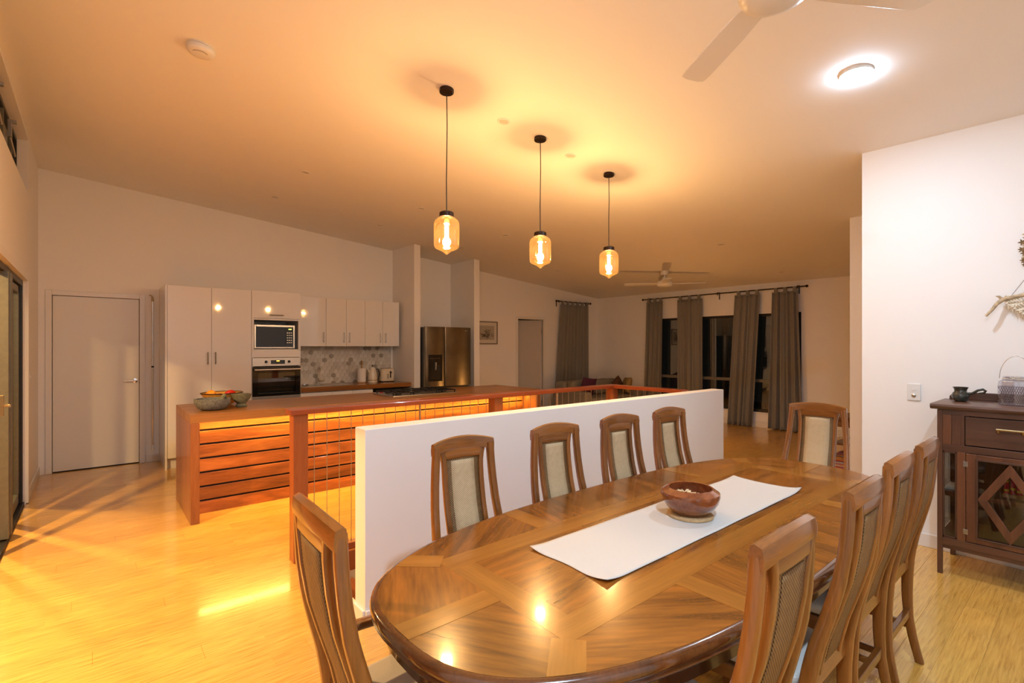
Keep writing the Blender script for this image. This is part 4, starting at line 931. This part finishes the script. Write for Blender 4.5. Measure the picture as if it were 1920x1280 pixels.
# outer panels
veneer('veneer_panel', [(OX0, TY), (OX0, OY1), (TX - 1.6, OY1 + .85), (TX - 1.6, TY)], 'table_veneer', 62, 0)
veneer('veneer_panel', [(OX0, OY0), (OX0, TY), (TX - 1.6, TY), (TX - 1.6, OY0 - .85)], 'table_veneer', -58, 0)
veneer('veneer_panel', [(OX1, TY), (TX + 1.6, TY), (TX + 1.6, OY1 + .85), (OX1, OY1)], 'table_veneer', -62, 0)
veneer('veneer_panel', [(OX1, OY0), (TX + 1.6, OY0 - .85), (TX + 1.6, TY), (OX1, TY)], 'table_veneer', 58, 0)
xs = [OX0, 1.355, 2.525, OX1]
for i in range(3):
    a, b = xs[i], xs[i + 1]; al = a if i else a - .85; bl_ = b if i < 2 else b + .85
    veneer('veneer_panel', [(a, OY1), (b, OY1), (bl_, OY1 + .85), (al, OY1 + .85)], 'table_veneer', (35, 80, -35)[i], 0)
    veneer('veneer_panel', [(al, OY0 - .85), (bl_, OY0 - .85), (b, OY0), (a, OY0)], 'table_veneer', (-35, 82, 35)[i], 0)
# centre field leaves
for a, b in ((OX0 + bw, 1.46), (1.461, 1.94), (1.941, 2.42), (2.421, OX1 - bw)): veneer('veneer_panel', [(a, OY0 + bw), (b, OY0 + bw), (b, OY1 - bw), (a, OY1 - bw)], 'table_veneer', 4, 0)
# bands
veneer('inlay_band', [(OX0, OY1 - bw), (OX1, OY1 - bw), (OX1, OY1), (OX0, OY1)], 'table_band', 0, 1)
veneer('inlay_band', [(OX0, OY0), (OX1, OY0), (OX1, OY0 + bw), (OX0, OY0 + bw)], 'table_band', 0, 1)
veneer('inlay_band', [(OX0, OY0 + bw), (OX0 + bw, OY0 + bw), (OX0 + bw, OY1 - bw), (OX0, OY1 - bw)], 'table_band', 90, 1)
veneer('inlay_band', [(OX1 - bw, OY0 + bw), (OX1, OY0 + bw), (OX1, OY1 - bw), (OX1 - bw, OY1 - bw)], 'table_band', 90, 1)
veneer('inlay_band', [(OX0 - .6, TY - .038), (OX0, TY - .038), (OX0, TY + .038), (OX0 - .6, TY + .038)], 'table_band', 0, 2)
veneer('inlay_band', [(OX1, TY - .038), (OX1 + .6, TY - .038), (OX1 + .6, TY + .038), (OX1, TY + .038)], 'table_band', 0, 2)
for sx_, sy_ in ((-1, 1), (-1, -1), (1, 1), (1, -1)):
    cx_, cy_ = (OX0 if sx_ < 0 else OX1), (OY1 if sy_ > 0 else OY0); d_ = Vector((sx_ * .75, sy_ * .66)).normalized(); n_ = Vector((-d_.y, d_.x)) * .042
    a = Vector((cx_, cy_)) - d_ * .0 + Vector((-sx_ * .012, -sy_ * .012)); b = a + d_ * .6
    q = [tuple(a + n_), tuple(a - n_), tuple(b - n_), tuple(b + n_)]
    if (q[1][0] - q[0][0]) * (q[2][1] - q[1][1]) - (q[1][1] - q[0][1]) * (q[2][0] - q[1][0]) < 0: q.reverse()
    veneer('inlay_band', q, 'table_band', math.degrees(math.atan2(d_.y, d_.x)), 2)
for x in (1.355, 2.525):
    veneer('inlay_band', [(x - .042, OY1), (x + .042, OY1), (x + .042, OY1 + .4), (x - .042, OY1 + .4)], 'table_band', 90, 2)
    veneer('inlay_band', [(x - .042, OY0 - .4), (x + .042, OY0 - .4), (x + .042, OY0), (x - .042, OY0)], 'table_band', 90, 2)
for x in (1.32, 2.56):
    MB().lathe(x, TY, [(.055, .10), (.075, .16), (.05, .24), (.065, .45), (.085, .58), (.11, .62), (.11, .645)], 24).build('pedestal', 'table_apron', tb, smooth=40)
    MB().box(x - .04, x + .04, TY - .30, TY + .30, .0, .06).box(x - .03, x + .03, TY - .2, TY + .2, .06, .11).build('foot', 'table_apron', tb, bev=.01)

def runner(u, v):
    x = 1.158 + u * 1.472; y = .938 + v * .338; x += .004 * math.sin(v * 9) * (1 if u > .5 else -1)
    lift = .0
    for cu, cv, k in ((0, 0, .012), (1, 0, .014), (1, 1, .006), (0, 1, .008)):
        d_ = math.hypot((u - cu) * 1.47, (v - cv) * .34); lift += k * max(0, 1 - d_ / .10) ** 2
    wv = .0012 * math.sin(u * 14) * (1 if v < .06 or v > .94 else 0)
    return (x, y, TZ + .0022 + lift + abs(wv))
rn = tag(MB().grid(runner, 80, 24).build('table_runner', 'linen', smooth=60, solid=.0016), 'off-white linen runner along the middle of the dining table', 'table runner')
BX, BY = 1.895, 1.10; bz = TZ + .0035
tag(MB().lathe(BX - .01, BY - .005, [(.088, bz), (.091, bz + .002), (.091, bz + .008), (.088, bz + .010)], 40).build('cork_mat', 'cork', smooth=40), 'round cork mat under the wooden bowl', 'cork mat')
bo = MB().lathe(BX, BY, [(.062, bz + .0105), (.070, bz + .013), (.094, bz + .034), (.111, bz + .060), (.118, bz + .088), (.115, bz + .098), (.090, bz + .115), (.084, bz + .114), (.094, bz + .09), (.090, bz + .06), (.062, bz + .037), (.002, bz + .032)], 48).build('wooden_bowl', 'bowl_wood', smooth=35)
tag(bo, 'polished turned wooden bowl at the centre of the table', 'bowl')
rs = random.Random(5); m_ = MB()
for k in range(70):
    a = rs.uniform(0, 6.28); r = .055 * math.sqrt(rs.random()); c = Vector((BX - .012 + r * math.cos(a), BY + .012 + r * math.sin(a), bz + .074 + .024 * (1 - r / .055) + rs.uniform(-.004, .006))); d_ = Vector((rs.uniform(-1, 1), rs.uniform(-1, 1), rs.uniform(-.4, .7))).normalized(); s_ = d_.orthogonal().normalized()
    m_.add([c, c + d_ * .009 + s_ * .006, c + d_ * .018, c + d_ * .009 - s_ * .006], [(0, 1, 2, 3)])
m_.ico((BX - .01, BY + .01, bz + .064), .045, 2, (1.2, 1.2, .55))
tag(m_.build('potpourri', 'potpourri', smooth=20), 'pale dried petals heaped inside the wooden bowl', 'potpourri', kind='stuff')

# ------------------------------------------------------------------ chairs
PROF = [(-.045, 0), (-.021, .10), (-.005, .196), (0, .294), (-.001, .39), (-.008, .49), (-.027, .587), (-.055, .684), (-.080, .78), (-.094, .88), (-.099, .96), (-.100, 1.03)]
def prof_y(z):
    for (a, za), (b, zb) in zip(PROF, PROF[1:]):
        if z <= zb: t = (z - za) / (zb - za); return a + t * (b - a)
    return PROF[-1][0]
def half_x(z): return .170 + (.130 - .170) * max(0, min(1, (z - .45) / .58)) if z > .45 else .170 + .012 * (1 - z / .45)
def smooth_pts(zs, fx): return [(fx(z), prof_y(z), z) for z in zs]
ZST = [i * 1.03 / 26 for i in range(27)]
def make_chair(name, arms=False):
    e = empty(name, (0, 0, 0)); ws = 1.2 if arms else 1.0
    hx = lambda z: half_x(z) * ws
    for s in (-1, 1):
        MB().sweep([(s * hx(z), prof_y(z), z) for z in ZST], [(.026 + .006 * (z / 1.03), .032 + .012 * math.exp(-((z - .45) / .25) ** 2)) for z in ZST], rnd=.28).build('back_leg', 'chair_wood', e, smooth=50)
    # crest rail: bowed back and arched
    n = 22; vs_ = []; fs = []; tw = hx(1.03) + .0165
    for i in range(n + 1):
        u = 2 * i / n - 1; x = u * tw; yb = -.103 - .020 * (1 - u * u); top = 1.048 + .020 * (1 - u * u); bot = 1.004 + .012 * (1 - u * u)
        if abs(u) > .62: bot -= .010 * ((abs(u) - .62) / .38)
        d0, d1_ = .0165, .012
        for yy, zz in ((yb + d0 * .9, bot), (yb + d0, (top + bot) / 2), (yb + d1_, top - .004), (yb + .004, top), (yb - d1_, top - .006), (yb - d0, (top + bot) / 2 - .004), (yb - d0 * .8, bot)): vs_.append((x, yy, zz))
    k = 7
    for i in range(n):
        for j in range(k): fs.append((i * k + j, i * k + (j + 1) % k, (i + 1) * k + (j + 1) % k, (i + 1) * k + j))
    fs.append(tuple(range(k))); fs.append(tuple(n * k + j for j in range(k - 1, -1, -1)))
    MB().add(vs_, fs).build('crest_rail', 'chair_wood_x', e, smooth=45)
    # splat frame and cane
    sw_ = .088 * ws; zsp = [.475 + (1.012 - .475) * i / 20 for i in range(21)]
    bow = lambda z: -.016 * max(0, (z - .5) / .53)
    for s in (-1, 1):
        MB().sweep([(s * (sw_ + .012 * max(0, (z - .93) / .08) ** 2), prof_y(z) + bow(z), z) for z in zsp], [(.022, .020)] * 21, rnd=.2).build('splat_stile', 'chair_wood', e, smooth=50)
    MB().sweep([(-sw_, prof_y(.99) + bow(.99), .996), (0, prof_y(.99) + bow(.99) - .004, .998), (sw_, prof_y(.99) + bow(.99), .996)], [(.046, .018)] * 3, side=(0, 0, 1), rnd=.2).build('splat_top', 'chair_wood_x', e, smooth=50)
    MB().grid(lambda u, v: ((2 * u - 1) * (sw_ - .008), prof_y(.49 + v * .50) + bow(.49 + v * .50) - .003, .49 + v * .50), 4, 24).build('cane_border', 'cane_border', e, smooth=60, solid=.004)
    MB().grid(lambda u, v: ((2 * u - 1) * (sw_ - .032), prof_y(.51 + v * .455) + bow(.51 + v * .455) + .0005, .51 + v * .455), 4, 24).build('cane_panel', 'cane', e, smooth=60, solid=.003)
    MB().grid(lambda u, v: ((2 * u - 1) * (sw_ - .030), prof_y(.51 + v * .455) + bow(.51 + v * .455) - .0065, .51 + v * .455), 4, 24).build('cane_backing', 'cane_border', e, smooth=60, solid=.002)
    box('back_rail', 'chair_wood_x', -hx(.46) + .012, hx(.46) - .012, -.010, .018, .43, .49, e, .003)
    box('lower_stretcher', 'chair_wood_x', -hx(.2) + .012, hx(.2) - .012, prof_y(.22) - .010, prof_y(.22) + .012, .205, .24, e, .003)
    # seat
    wf = .215 * ws; wb = .168 * ws
    MB().prism([(-wb, .02), (wb, .02), (wf, .43), (-wf, .43)], 'z', .385, .435).build('seat_frame', 'chair_wood_y', e, bev=.005)
    MB().prism([(-wb + .01, .022), (wb - .01, .022), (wf - .008, .425), (-wf + .008, .425)], 'z', .4355, .475).build('seat_cushion', 'seat_fabric', e, bev=.016, seg=3)
    for s in (-1, 1):
        MB().sweep([(s * (wf - .022), .405, 0), (s * (wf - .022), .408, .2), (s * (wf - .022), .408, .386)], [(.028, .028), (.034, .034), (.042, .042)], rnd=.2).build('front_leg', 'chair_wood', e, smooth=50)
        a = Vector((s * (hx(.16) - .002), prof_y(.16), .16)); b = Vector((s * (wf - .022), .40, .16)); MB().sweep([a, b], [(.02, .026)] * 2, rnd=.2).build('side_stretcher', 'chair_wood_y', e, smooth=50)
        if arms:
            MB().sweep([(s * hx(.60), prof_y(.60), .605), (s * (hx(.6) + .01), .08, .607), (s * (hx(.6) + .016), .18, .600), (s * (hx(.6) + .014), .255, .588)], [(.034, .026), (.04, .024), (.044, .024), (.04, .022)], rnd=.35).build('arm', 'chair_wood_y', e, smooth=50)
            MB().sweep([(s * (hx(.6) + .014), .235, .582), (s * (wf - .004), .225, .50), (s * (wf - .01), .215, .39)], [(.03, .03), (.028, .03), (.03, .03)], rnd=.25).build('arm_support', 'chair_wood', e, smooth=50)
    return e
side = make_chair('dining_chair'); carver = make_chair('carver_chair', True)
first = {'s': True, 'c': True}
def put(kind, x, y, rz, lab):
    src = side if kind == 's' else carver
    o = src if first[kind] else copy_tree(src); first[kind] = False
    o.location = (x, y, 0); o.rotation_euler = (0, 0, R(rz)); tag(o, lab, 'chair', 'cane-back dining chairs')
labL = ('cane-back dining chair against the half wall, nearest the viewer', 'cane-back dining chair against the half wall, second from the viewer', 'cane-back dining chair against the half wall, third from the viewer', 'cane-back dining chair against the half wall, farthest from the viewer')
for (x, y, a), l in zip(((1.208, 1.665, -5), (1.763, 1.665, -6), (2.285, 1.665, -5), (2.785, 1.665, -5)), labL): put('s', x, y, 180 + a, l)
labR = ('cane-back dining chair on the right side, nearest the viewer, back turned', 'second dining chair from the viewer on the right side, back turned', 'third dining chair from the viewer on the right side, back turned', 'dining chair on the right side beside the dark sideboard, back turned')
for (x, y, a), l in zip(((1.175, .555, 0), (1.748, .555, 0), (2.258, .58, 0), (2.718, .582, 0)), labR): put('s', x, y, a, l)
put('c', .528, 1.255, -90 - 2, 'cane-back armchair at the near end of the table, back turned')
put('c', 3.69, 1.25, 90 + 3, 'cane-back armchair at the far end of the table, facing the viewer')

# ------------------------------------------------------------------ sideboard
SX, SXb, SYa, SYb = 4.15, 4.605, .015, .681
YM = (SYa + SYb) / 2
sb = empty('sideboard', (4.38, YM, 0), 'dark timber sideboard with diamond-glazed door against the white wall', 'sideboard')
pw = .026
for x in (SX, SXb - pw):
    for y in (SYa, SYb - pw): box('leg', 'side_wood', x, x + pw, y, y + pw, 0, 1.05, sb, .002)
MB().prism([(SX - .022, 1.062), (SX - .028, 1.072), (SX - .024, 1.083), (SX - .018, 1.086), (SXb, 1.086), (SXb, 1.052), (SX - .010, 1.052)], 'y', SYa - .032, SYb + .032).build('top', 'side_wood_y', sb, smooth=30)
ys = SYb + .005; yo = SYa - .005
MB().prism([(yo, 1.0865), (ys, 1.0865), (ys, 1.105), (ys - .012, 1.122), (ys - .035, 1.134), (ys - .06, 1.138), (yo + .06, 1.138), (yo + .035, 1.134), (yo + .012, 1.122), (yo, 1.105)], 'x', SXb - .018, SXb).build('upstand', 'side_wood_y', sb, bev=.002)
# upper carcass: drawer tier
box('upper_rail', 'side_wood_y', SX + .003, SX + .022, SYa + pw, SYb - pw, 1.02, 1.052, sb)
box('mid_rail', 'side_wood_y', SX + .002, SX + .022, SYa + pw, SYb - pw, .79, .832, sb, .002)
box('bottom_rail', 'side_wood_y', SX + .002, SX + .022, SYa + pw, SYb - pw, .19, .236, sb, .002)
box('lower_apron', 'side_wood_y', SX + .006, SX + .02, SYa + pw, SYb - pw, .168, .19, sb)
for a, b, m_ in ((.612, .655, 'side_wood_warm'), (.566, .611, 'side_wood'), (SYa + pw, SYa + pw + .045, 'side_wood_warm'), (SYa + pw + .046, SYa + .116, 'side_wood')): box('corner_block', m_, SX + .004, SX + .022, a, b, .832, 1.02, sb, .002)
box('drawer_post', 'side_wood', SX + .001, SX + .022, .550, .566, .832, 1.02, sb, .001); box('drawer_post', 'side_wood', SX + .001, SX + .022, SYa + .116, SYa + .132, .832, 1.02, sb, .001)
dwr = box('drawer', 'side_wood_y', SX + .006, SX + .022, SYa + .136, .547, .838, 1.014, sb, .002)
h0, h1 = .405, .285
MB().tube([(SX - .026, h0, .955), (SX - .026, h1, .955)], .007, 10).build('pull', 'brass', dwr, smooth=40)
for y in (h0 - .008, h1 + .008): MB().tube([(SX + .006, y, .938), (SX - .016, y, .942), (SX - .026, y, .955)], [.007, .009, .007], 10).build('pull_post', 'brass', dwr, smooth=40)
# carcass panels
box('back_panel', 'side_wood', SXb - .014, SXb - .004, SYa + pw, .585, .235, 1.05, sb)
box('floor_panel', 'side_wood_y', SX + .02, SXb - .004, SYa + .01, SYb - .01, .236, .252, sb)
box('drawer_floor', 'side_wood_y', SX + .02, SXb - .004, SYa + .01, SYb - .01, .79, .805, sb)
box('shelf', 'side_wood_y', SX + .03, SXb - .016, SYa + .012, SYb - .012, .505, .525, sb, .002)
box('shelf_lip', 'side_wood_warm', SX + .026, SX + .034, SYa + .03, SYb - .03, .500, .530, sb)
for y in (SYa, SYb - .012): box('side_top', 'side_wood', SX + pw, SXb - pw, y, y + .012, .79, 1.05, sb); box('side_glass', 'case_glass', SX + pw, SXb - pw, y + .004, y + .008, .252, .79, sb)
# narrow glazed lights beside the door
for a, b in ((.585, SYb - pw), (SYa + pw, SYa + .096)):
    f = MB().box(SX + .003, SX + .018, a, a + .010, .236, .79).box(SX + .003, SX + .018, b - .010, b, .236, .79).box(SX + .003, SX + .018, a, b, .236, .25).box(SX + .003, SX + .018, a, b, .776, .79).build('side_light', 'side_wood', sb, bev=.002)
    box('pane', 'case_glass', SX + .008, SX + .011, a + .01, b - .01, .25, .776, f)
for a, b in ((.545, .585), (SYa + .096, SYa + .136)): box('door_jamb', 'side_wood_warm', SX + .002, SX + .022, a, b, .236, .79, sb, .002)
da, db, z0, z1 = SYa + .139, .542, .240, .787
sw_ = .05
dr = MB().box(SX - .001, SX + .017, da, da + sw_, z0, z1).box(SX - .001, SX + .017, db - sw_, db, z0, z1).box(SX - .001, SX + .017, da + sw_, db - sw_, z0, z0 + .032).box(SX - .001, SX + .017, da + sw_, db - sw_, z1 - .034, z1).build('door', 'side_wood_warm', sb, bev=.003)
ga, gb, g0, g1 = da + sw_, db - sw_, z0 + .032, z1 - .034
box('pane', 'case_glass', SX + .010, SX + .013, ga, gb, g0, g1, dr)
MB().box(SX - .004, SX + .004, ga - .008, gb + .008, g0 - .008, g0 + .004).box(SX - .004, SX + .004, ga - .008, gb + .008, g1 - .004, g1 + .008).box(SX - .004, SX + .004, ga - .008, ga + .004, g0, g1).box(SX - .004, SX + .004, gb - .004, gb + .008, g0, g1).build('glazing_bead', 'side_wood', dr, bev=.002)
gm, zm = (ga + gb) / 2, (g0 + g1) / 2
kx = .68
inn = lambda p: (gm + (p[0] - gm) * kx, zm + (p[1] - zm) * kx)
for a, b in (((gb, zm), (gm, g1)), ((gm, g1), (ga, zm)), ((ga, zm), (gm, g0)), ((gm, g0), (gb, zm))):
    MB().prism([a, b, inn(b), inn(a)], 'x', SX + .001, SX + .010).build('diamond_bar', 'side_wood_warm', dr, bev=.0015)
for z in (.30, .72): box('hinge', 'steel', SX - .004, SX + .001, db - .008, db + .014, z - .016, z + .016, dr, .001)
# things in and on the sideboard
rk = tag(box('spool_rack', 'stick_wood', 4.28, 4.38, .27, .395, .5255, .545, None, .003), 'small wooden stand holding bottles inside the sideboard', 'stand')
for i in range(4):
    y = .378 - i * .028; bt = empty('small_bottle', (4.32, y, .5455), 'tiny bottle with %s label on the stand in the sideboard, %s from the left' % (('yellow', 'red', 'red', 'yellow')[i], ('first', 'second', 'third', 'fourth')[i]), 'bottle', 'bottles in the sideboard')
    MB().lathe(4.32, y, [(.012, .5455), (.012, .60), (.008, .608), (.008, .62)], 14).build('body', 'spool_red', bt, smooth=40)
    MB().lathe(4.32, y, [(.0124, .558 + .012 * (i % 2)), (.0124, .572 + .012 * (i % 2))], 14).build('band', 'spool_yellow', bt, smooth=40)
    MB().lathe(4.32, y, [(.0095, .612), (.0095, .628), (.004, .630)], 12).build('cap', 'spool_yellow' if i in (0, 3) else 'spool_red', bt, smooth=40)
tag(MB().box(4.25, 4.42, .59, .66, .5255, .535).box(4.26, 4.40, .595, .655, .536, .545).build('papers', 'page', bev=.001), 'pale papers on the shelf behind the narrow glass', 'papers')
jg = empty('handled_jug', (4.42, .60, 1.087), 'small dark glazed pot with curved handle on the sideboard', 'pot')
zt = 1.0868
MB().lathe(4.42, .605, [(.028, zt), (.038, zt + .010), (.046, zt + .032), (.042, zt + .055), (.032, zt + .068), (.034, zt + .082), (.042, zt + .096), (.039, zt + .096), (.029, zt + .078), (.030, zt + .06), (.002, zt + .02)], 30).build('body', 'pot_glaze', jg, smooth=50)
MB().tube([(4.42, .566, zt + .050), (4.42, .545, zt + .058), (4.42, .52, zt + .078), (4.42, .495, zt + .086), (4.42, .483, zt + .076), (4.42, .49, zt + .064), (4.42, .515, zt + .060)], [.009, .008, .008, .008, .008, .007, .005], 10).build('handle', 'pot_glaze', jg, smooth=60)
jr = empty('glass_jar', (4.38, .33, 1.087), 'ridged clear glass jar with wire bail handle on the sideboard', 'jar')
JX, JY = 4.38, .340
MB().sweep([(JX, JY, zt + .001), (JX, JY, zt + .006), (JX, JY, zt + .12), (JX, JY, zt + .148), (JX, JY, zt + .16), (JX, JY, zt + .178)], [(.15, .15), (.165, .165), (.165, .165), (.155, .155), (.12, .12), (.118, .118)], rnd=.42).build('body', 'jar_glass', jr, smooth=40)
rid = MB()
for k in range(14):
    for sg in (-1, 1):
        pts = []
        for j in range(7):
            t = j / 6; s_ = -.075 + .15 * ((k / 14 + sg * t * .28) % 1.0); pts.append((JX - .0825, JY + s_, zt + .012 + .11 * t))
        seg = [pts[0]]
        for p, q in zip(pts, pts[1:]):
            if abs(q[1] - p[1]) > .05:
                if len(seg) > 1: rid.tube(seg, .0022, 5)
                seg = [q]
            else: seg.append(q)
        if len(seg) > 1: rid.tube(seg, .0022, 5)
rid.build('ridges', 'jar_glass', jr, smooth=60)
MB().tube([(JX, JY + .075 * math.cos(R(a)) * 1.0, zt + .165 + .14 * math.sin(R(a))) for a in range(0, 181, 10)], .002, 8).build('bail_handle', 'chrome', jr, smooth=60)
MB().tube([(JX - .063 * math.cos(R(a)), JY + .063 * math.sin(R(a)), zt + .165) for a in range(0, 360, 15)], .0022, 6, closed=True).tube([(JX - .063, JY + .01, zt + .165), (JX - .075, JY - .005, zt + .185), (JX - .07, JY - .02, zt + .178), (JX - .063, JY, zt + .165), (JX - .075, JY + .022, zt + .176)], .002, 6).build('ribbon', 'cord_cream', jr, smooth=60)

# macrame on driftwood
XW = XD - .03
mc = empty('macrame_hanging', (XD, .2, 1.75), 'cream macrame hanging on a driftwood branch above the sideboard', 'wall hanging')
MB().tube([(XW - .05, .497, 1.655), (XW - .045, .47, 1.69), (XW - .03, .445, 1.735), (XW - .02, .42, 1.760), (XW - .015, .37, 1.775), (XW - .01, .30, 1.79), (XW - .01, .15, 1.80), (XW - .015, 0, 1.79), (XW - .03, -.08, 1.77)], [.008, .009, .011, .015, .012, .012, .013, .012, .006], 10).tube([(XW - .02, .42, 1.762), (XW - .03, .435, 1.782), (XW - .035, .45, 1.785)], [.010, .007, .003], 8).build('branch', 'driftwood', mc, smooth=60)
m_ = MB()
for a, b in (((.385, 1.775), (.19, 2.10)), ((.0, 1.79), (.19, 2.10))): m_.tube([(XW - .01, a[0], a[1]), (XW + .015, b[0], b[1])], .0022, 6)
m_.build('hanging_cord', 'cord_grey', mc, smooth=60)
MB().tube([(XW + .005, .19, 2.10), (XD - .001, .19, 2.10)], .003, 6).build('nail', 'steel', mc)
m_ = MB(); rs = random.Random(9)
for k in range(34):
    u = k / 33; y = .40 - u * .42; depth = .05 + .20 * (1 - abs(2 * u - 1))
    n = int(6 + depth * 60); pts = []
    for j in range(n + 1):
        t = j / n; pts.append((XW - .012 + .007 * math.sin(j * 1.7 + k), y + .009 * math.sin(j * 1.3 + k * 1.1) - (u - .5) * -.0 * t, 1.785 - depth * t))
    m_.tube(pts, [.006] * n + [.004], 6)
    m_.ico((XW - .016, y, 1.785 - depth), .009, 1, (1, 1.2, 1))
m_.build('knotted_cord', 'cord_cream', mc, smooth=60)['kind'] = 'stuff'
m_ = MB()
for k in range(120):
    u = rs.random(); y = .40 - u * .42; z = 1.785 - (.05 + .20 * (1 - abs(2 * u - 1))) + .005; m_.tube([(XW - .012, y, z), (XW - .012 + rs.uniform(-.01, .01), y + rs.uniform(-.012, .012), z - rs.uniform(.02, .045))], [.002, .0012], 4)
m_.build('fringe', 'cord_cream', mc)['kind'] = 'stuff'
sg_ = empty('seed_pod_garland', (XD, .318, 2.2), 'string of dried seed pods hanging high on the white wall', 'garland')
MB().tube([(XW, .315, 2.22), (XW, .318, 1.97)], .0025, 6).build('string', 'cord_cream', sg_)
rs = random.Random(21)
for k in range(9):
    z = 2.175 - .024 * k; m_ = MB(); c = Vector((XW - .004, .318 + rs.uniform(-.012, .014), z))
    m_.ico(c, .007, 1)
    for j in range(6):
        a = j * 1.047 + rs.uniform(-.3, .3); d_ = Vector((rs.uniform(-.5, .2), math.cos(a), math.sin(a))).normalized(); m_.tube([c, c + d_ * .012, c + d_ * .022], [.004, .005, .001], 5)
    m_.build('pod', 'seed_pod' if k % 3 else 'seed_pale', sg_)
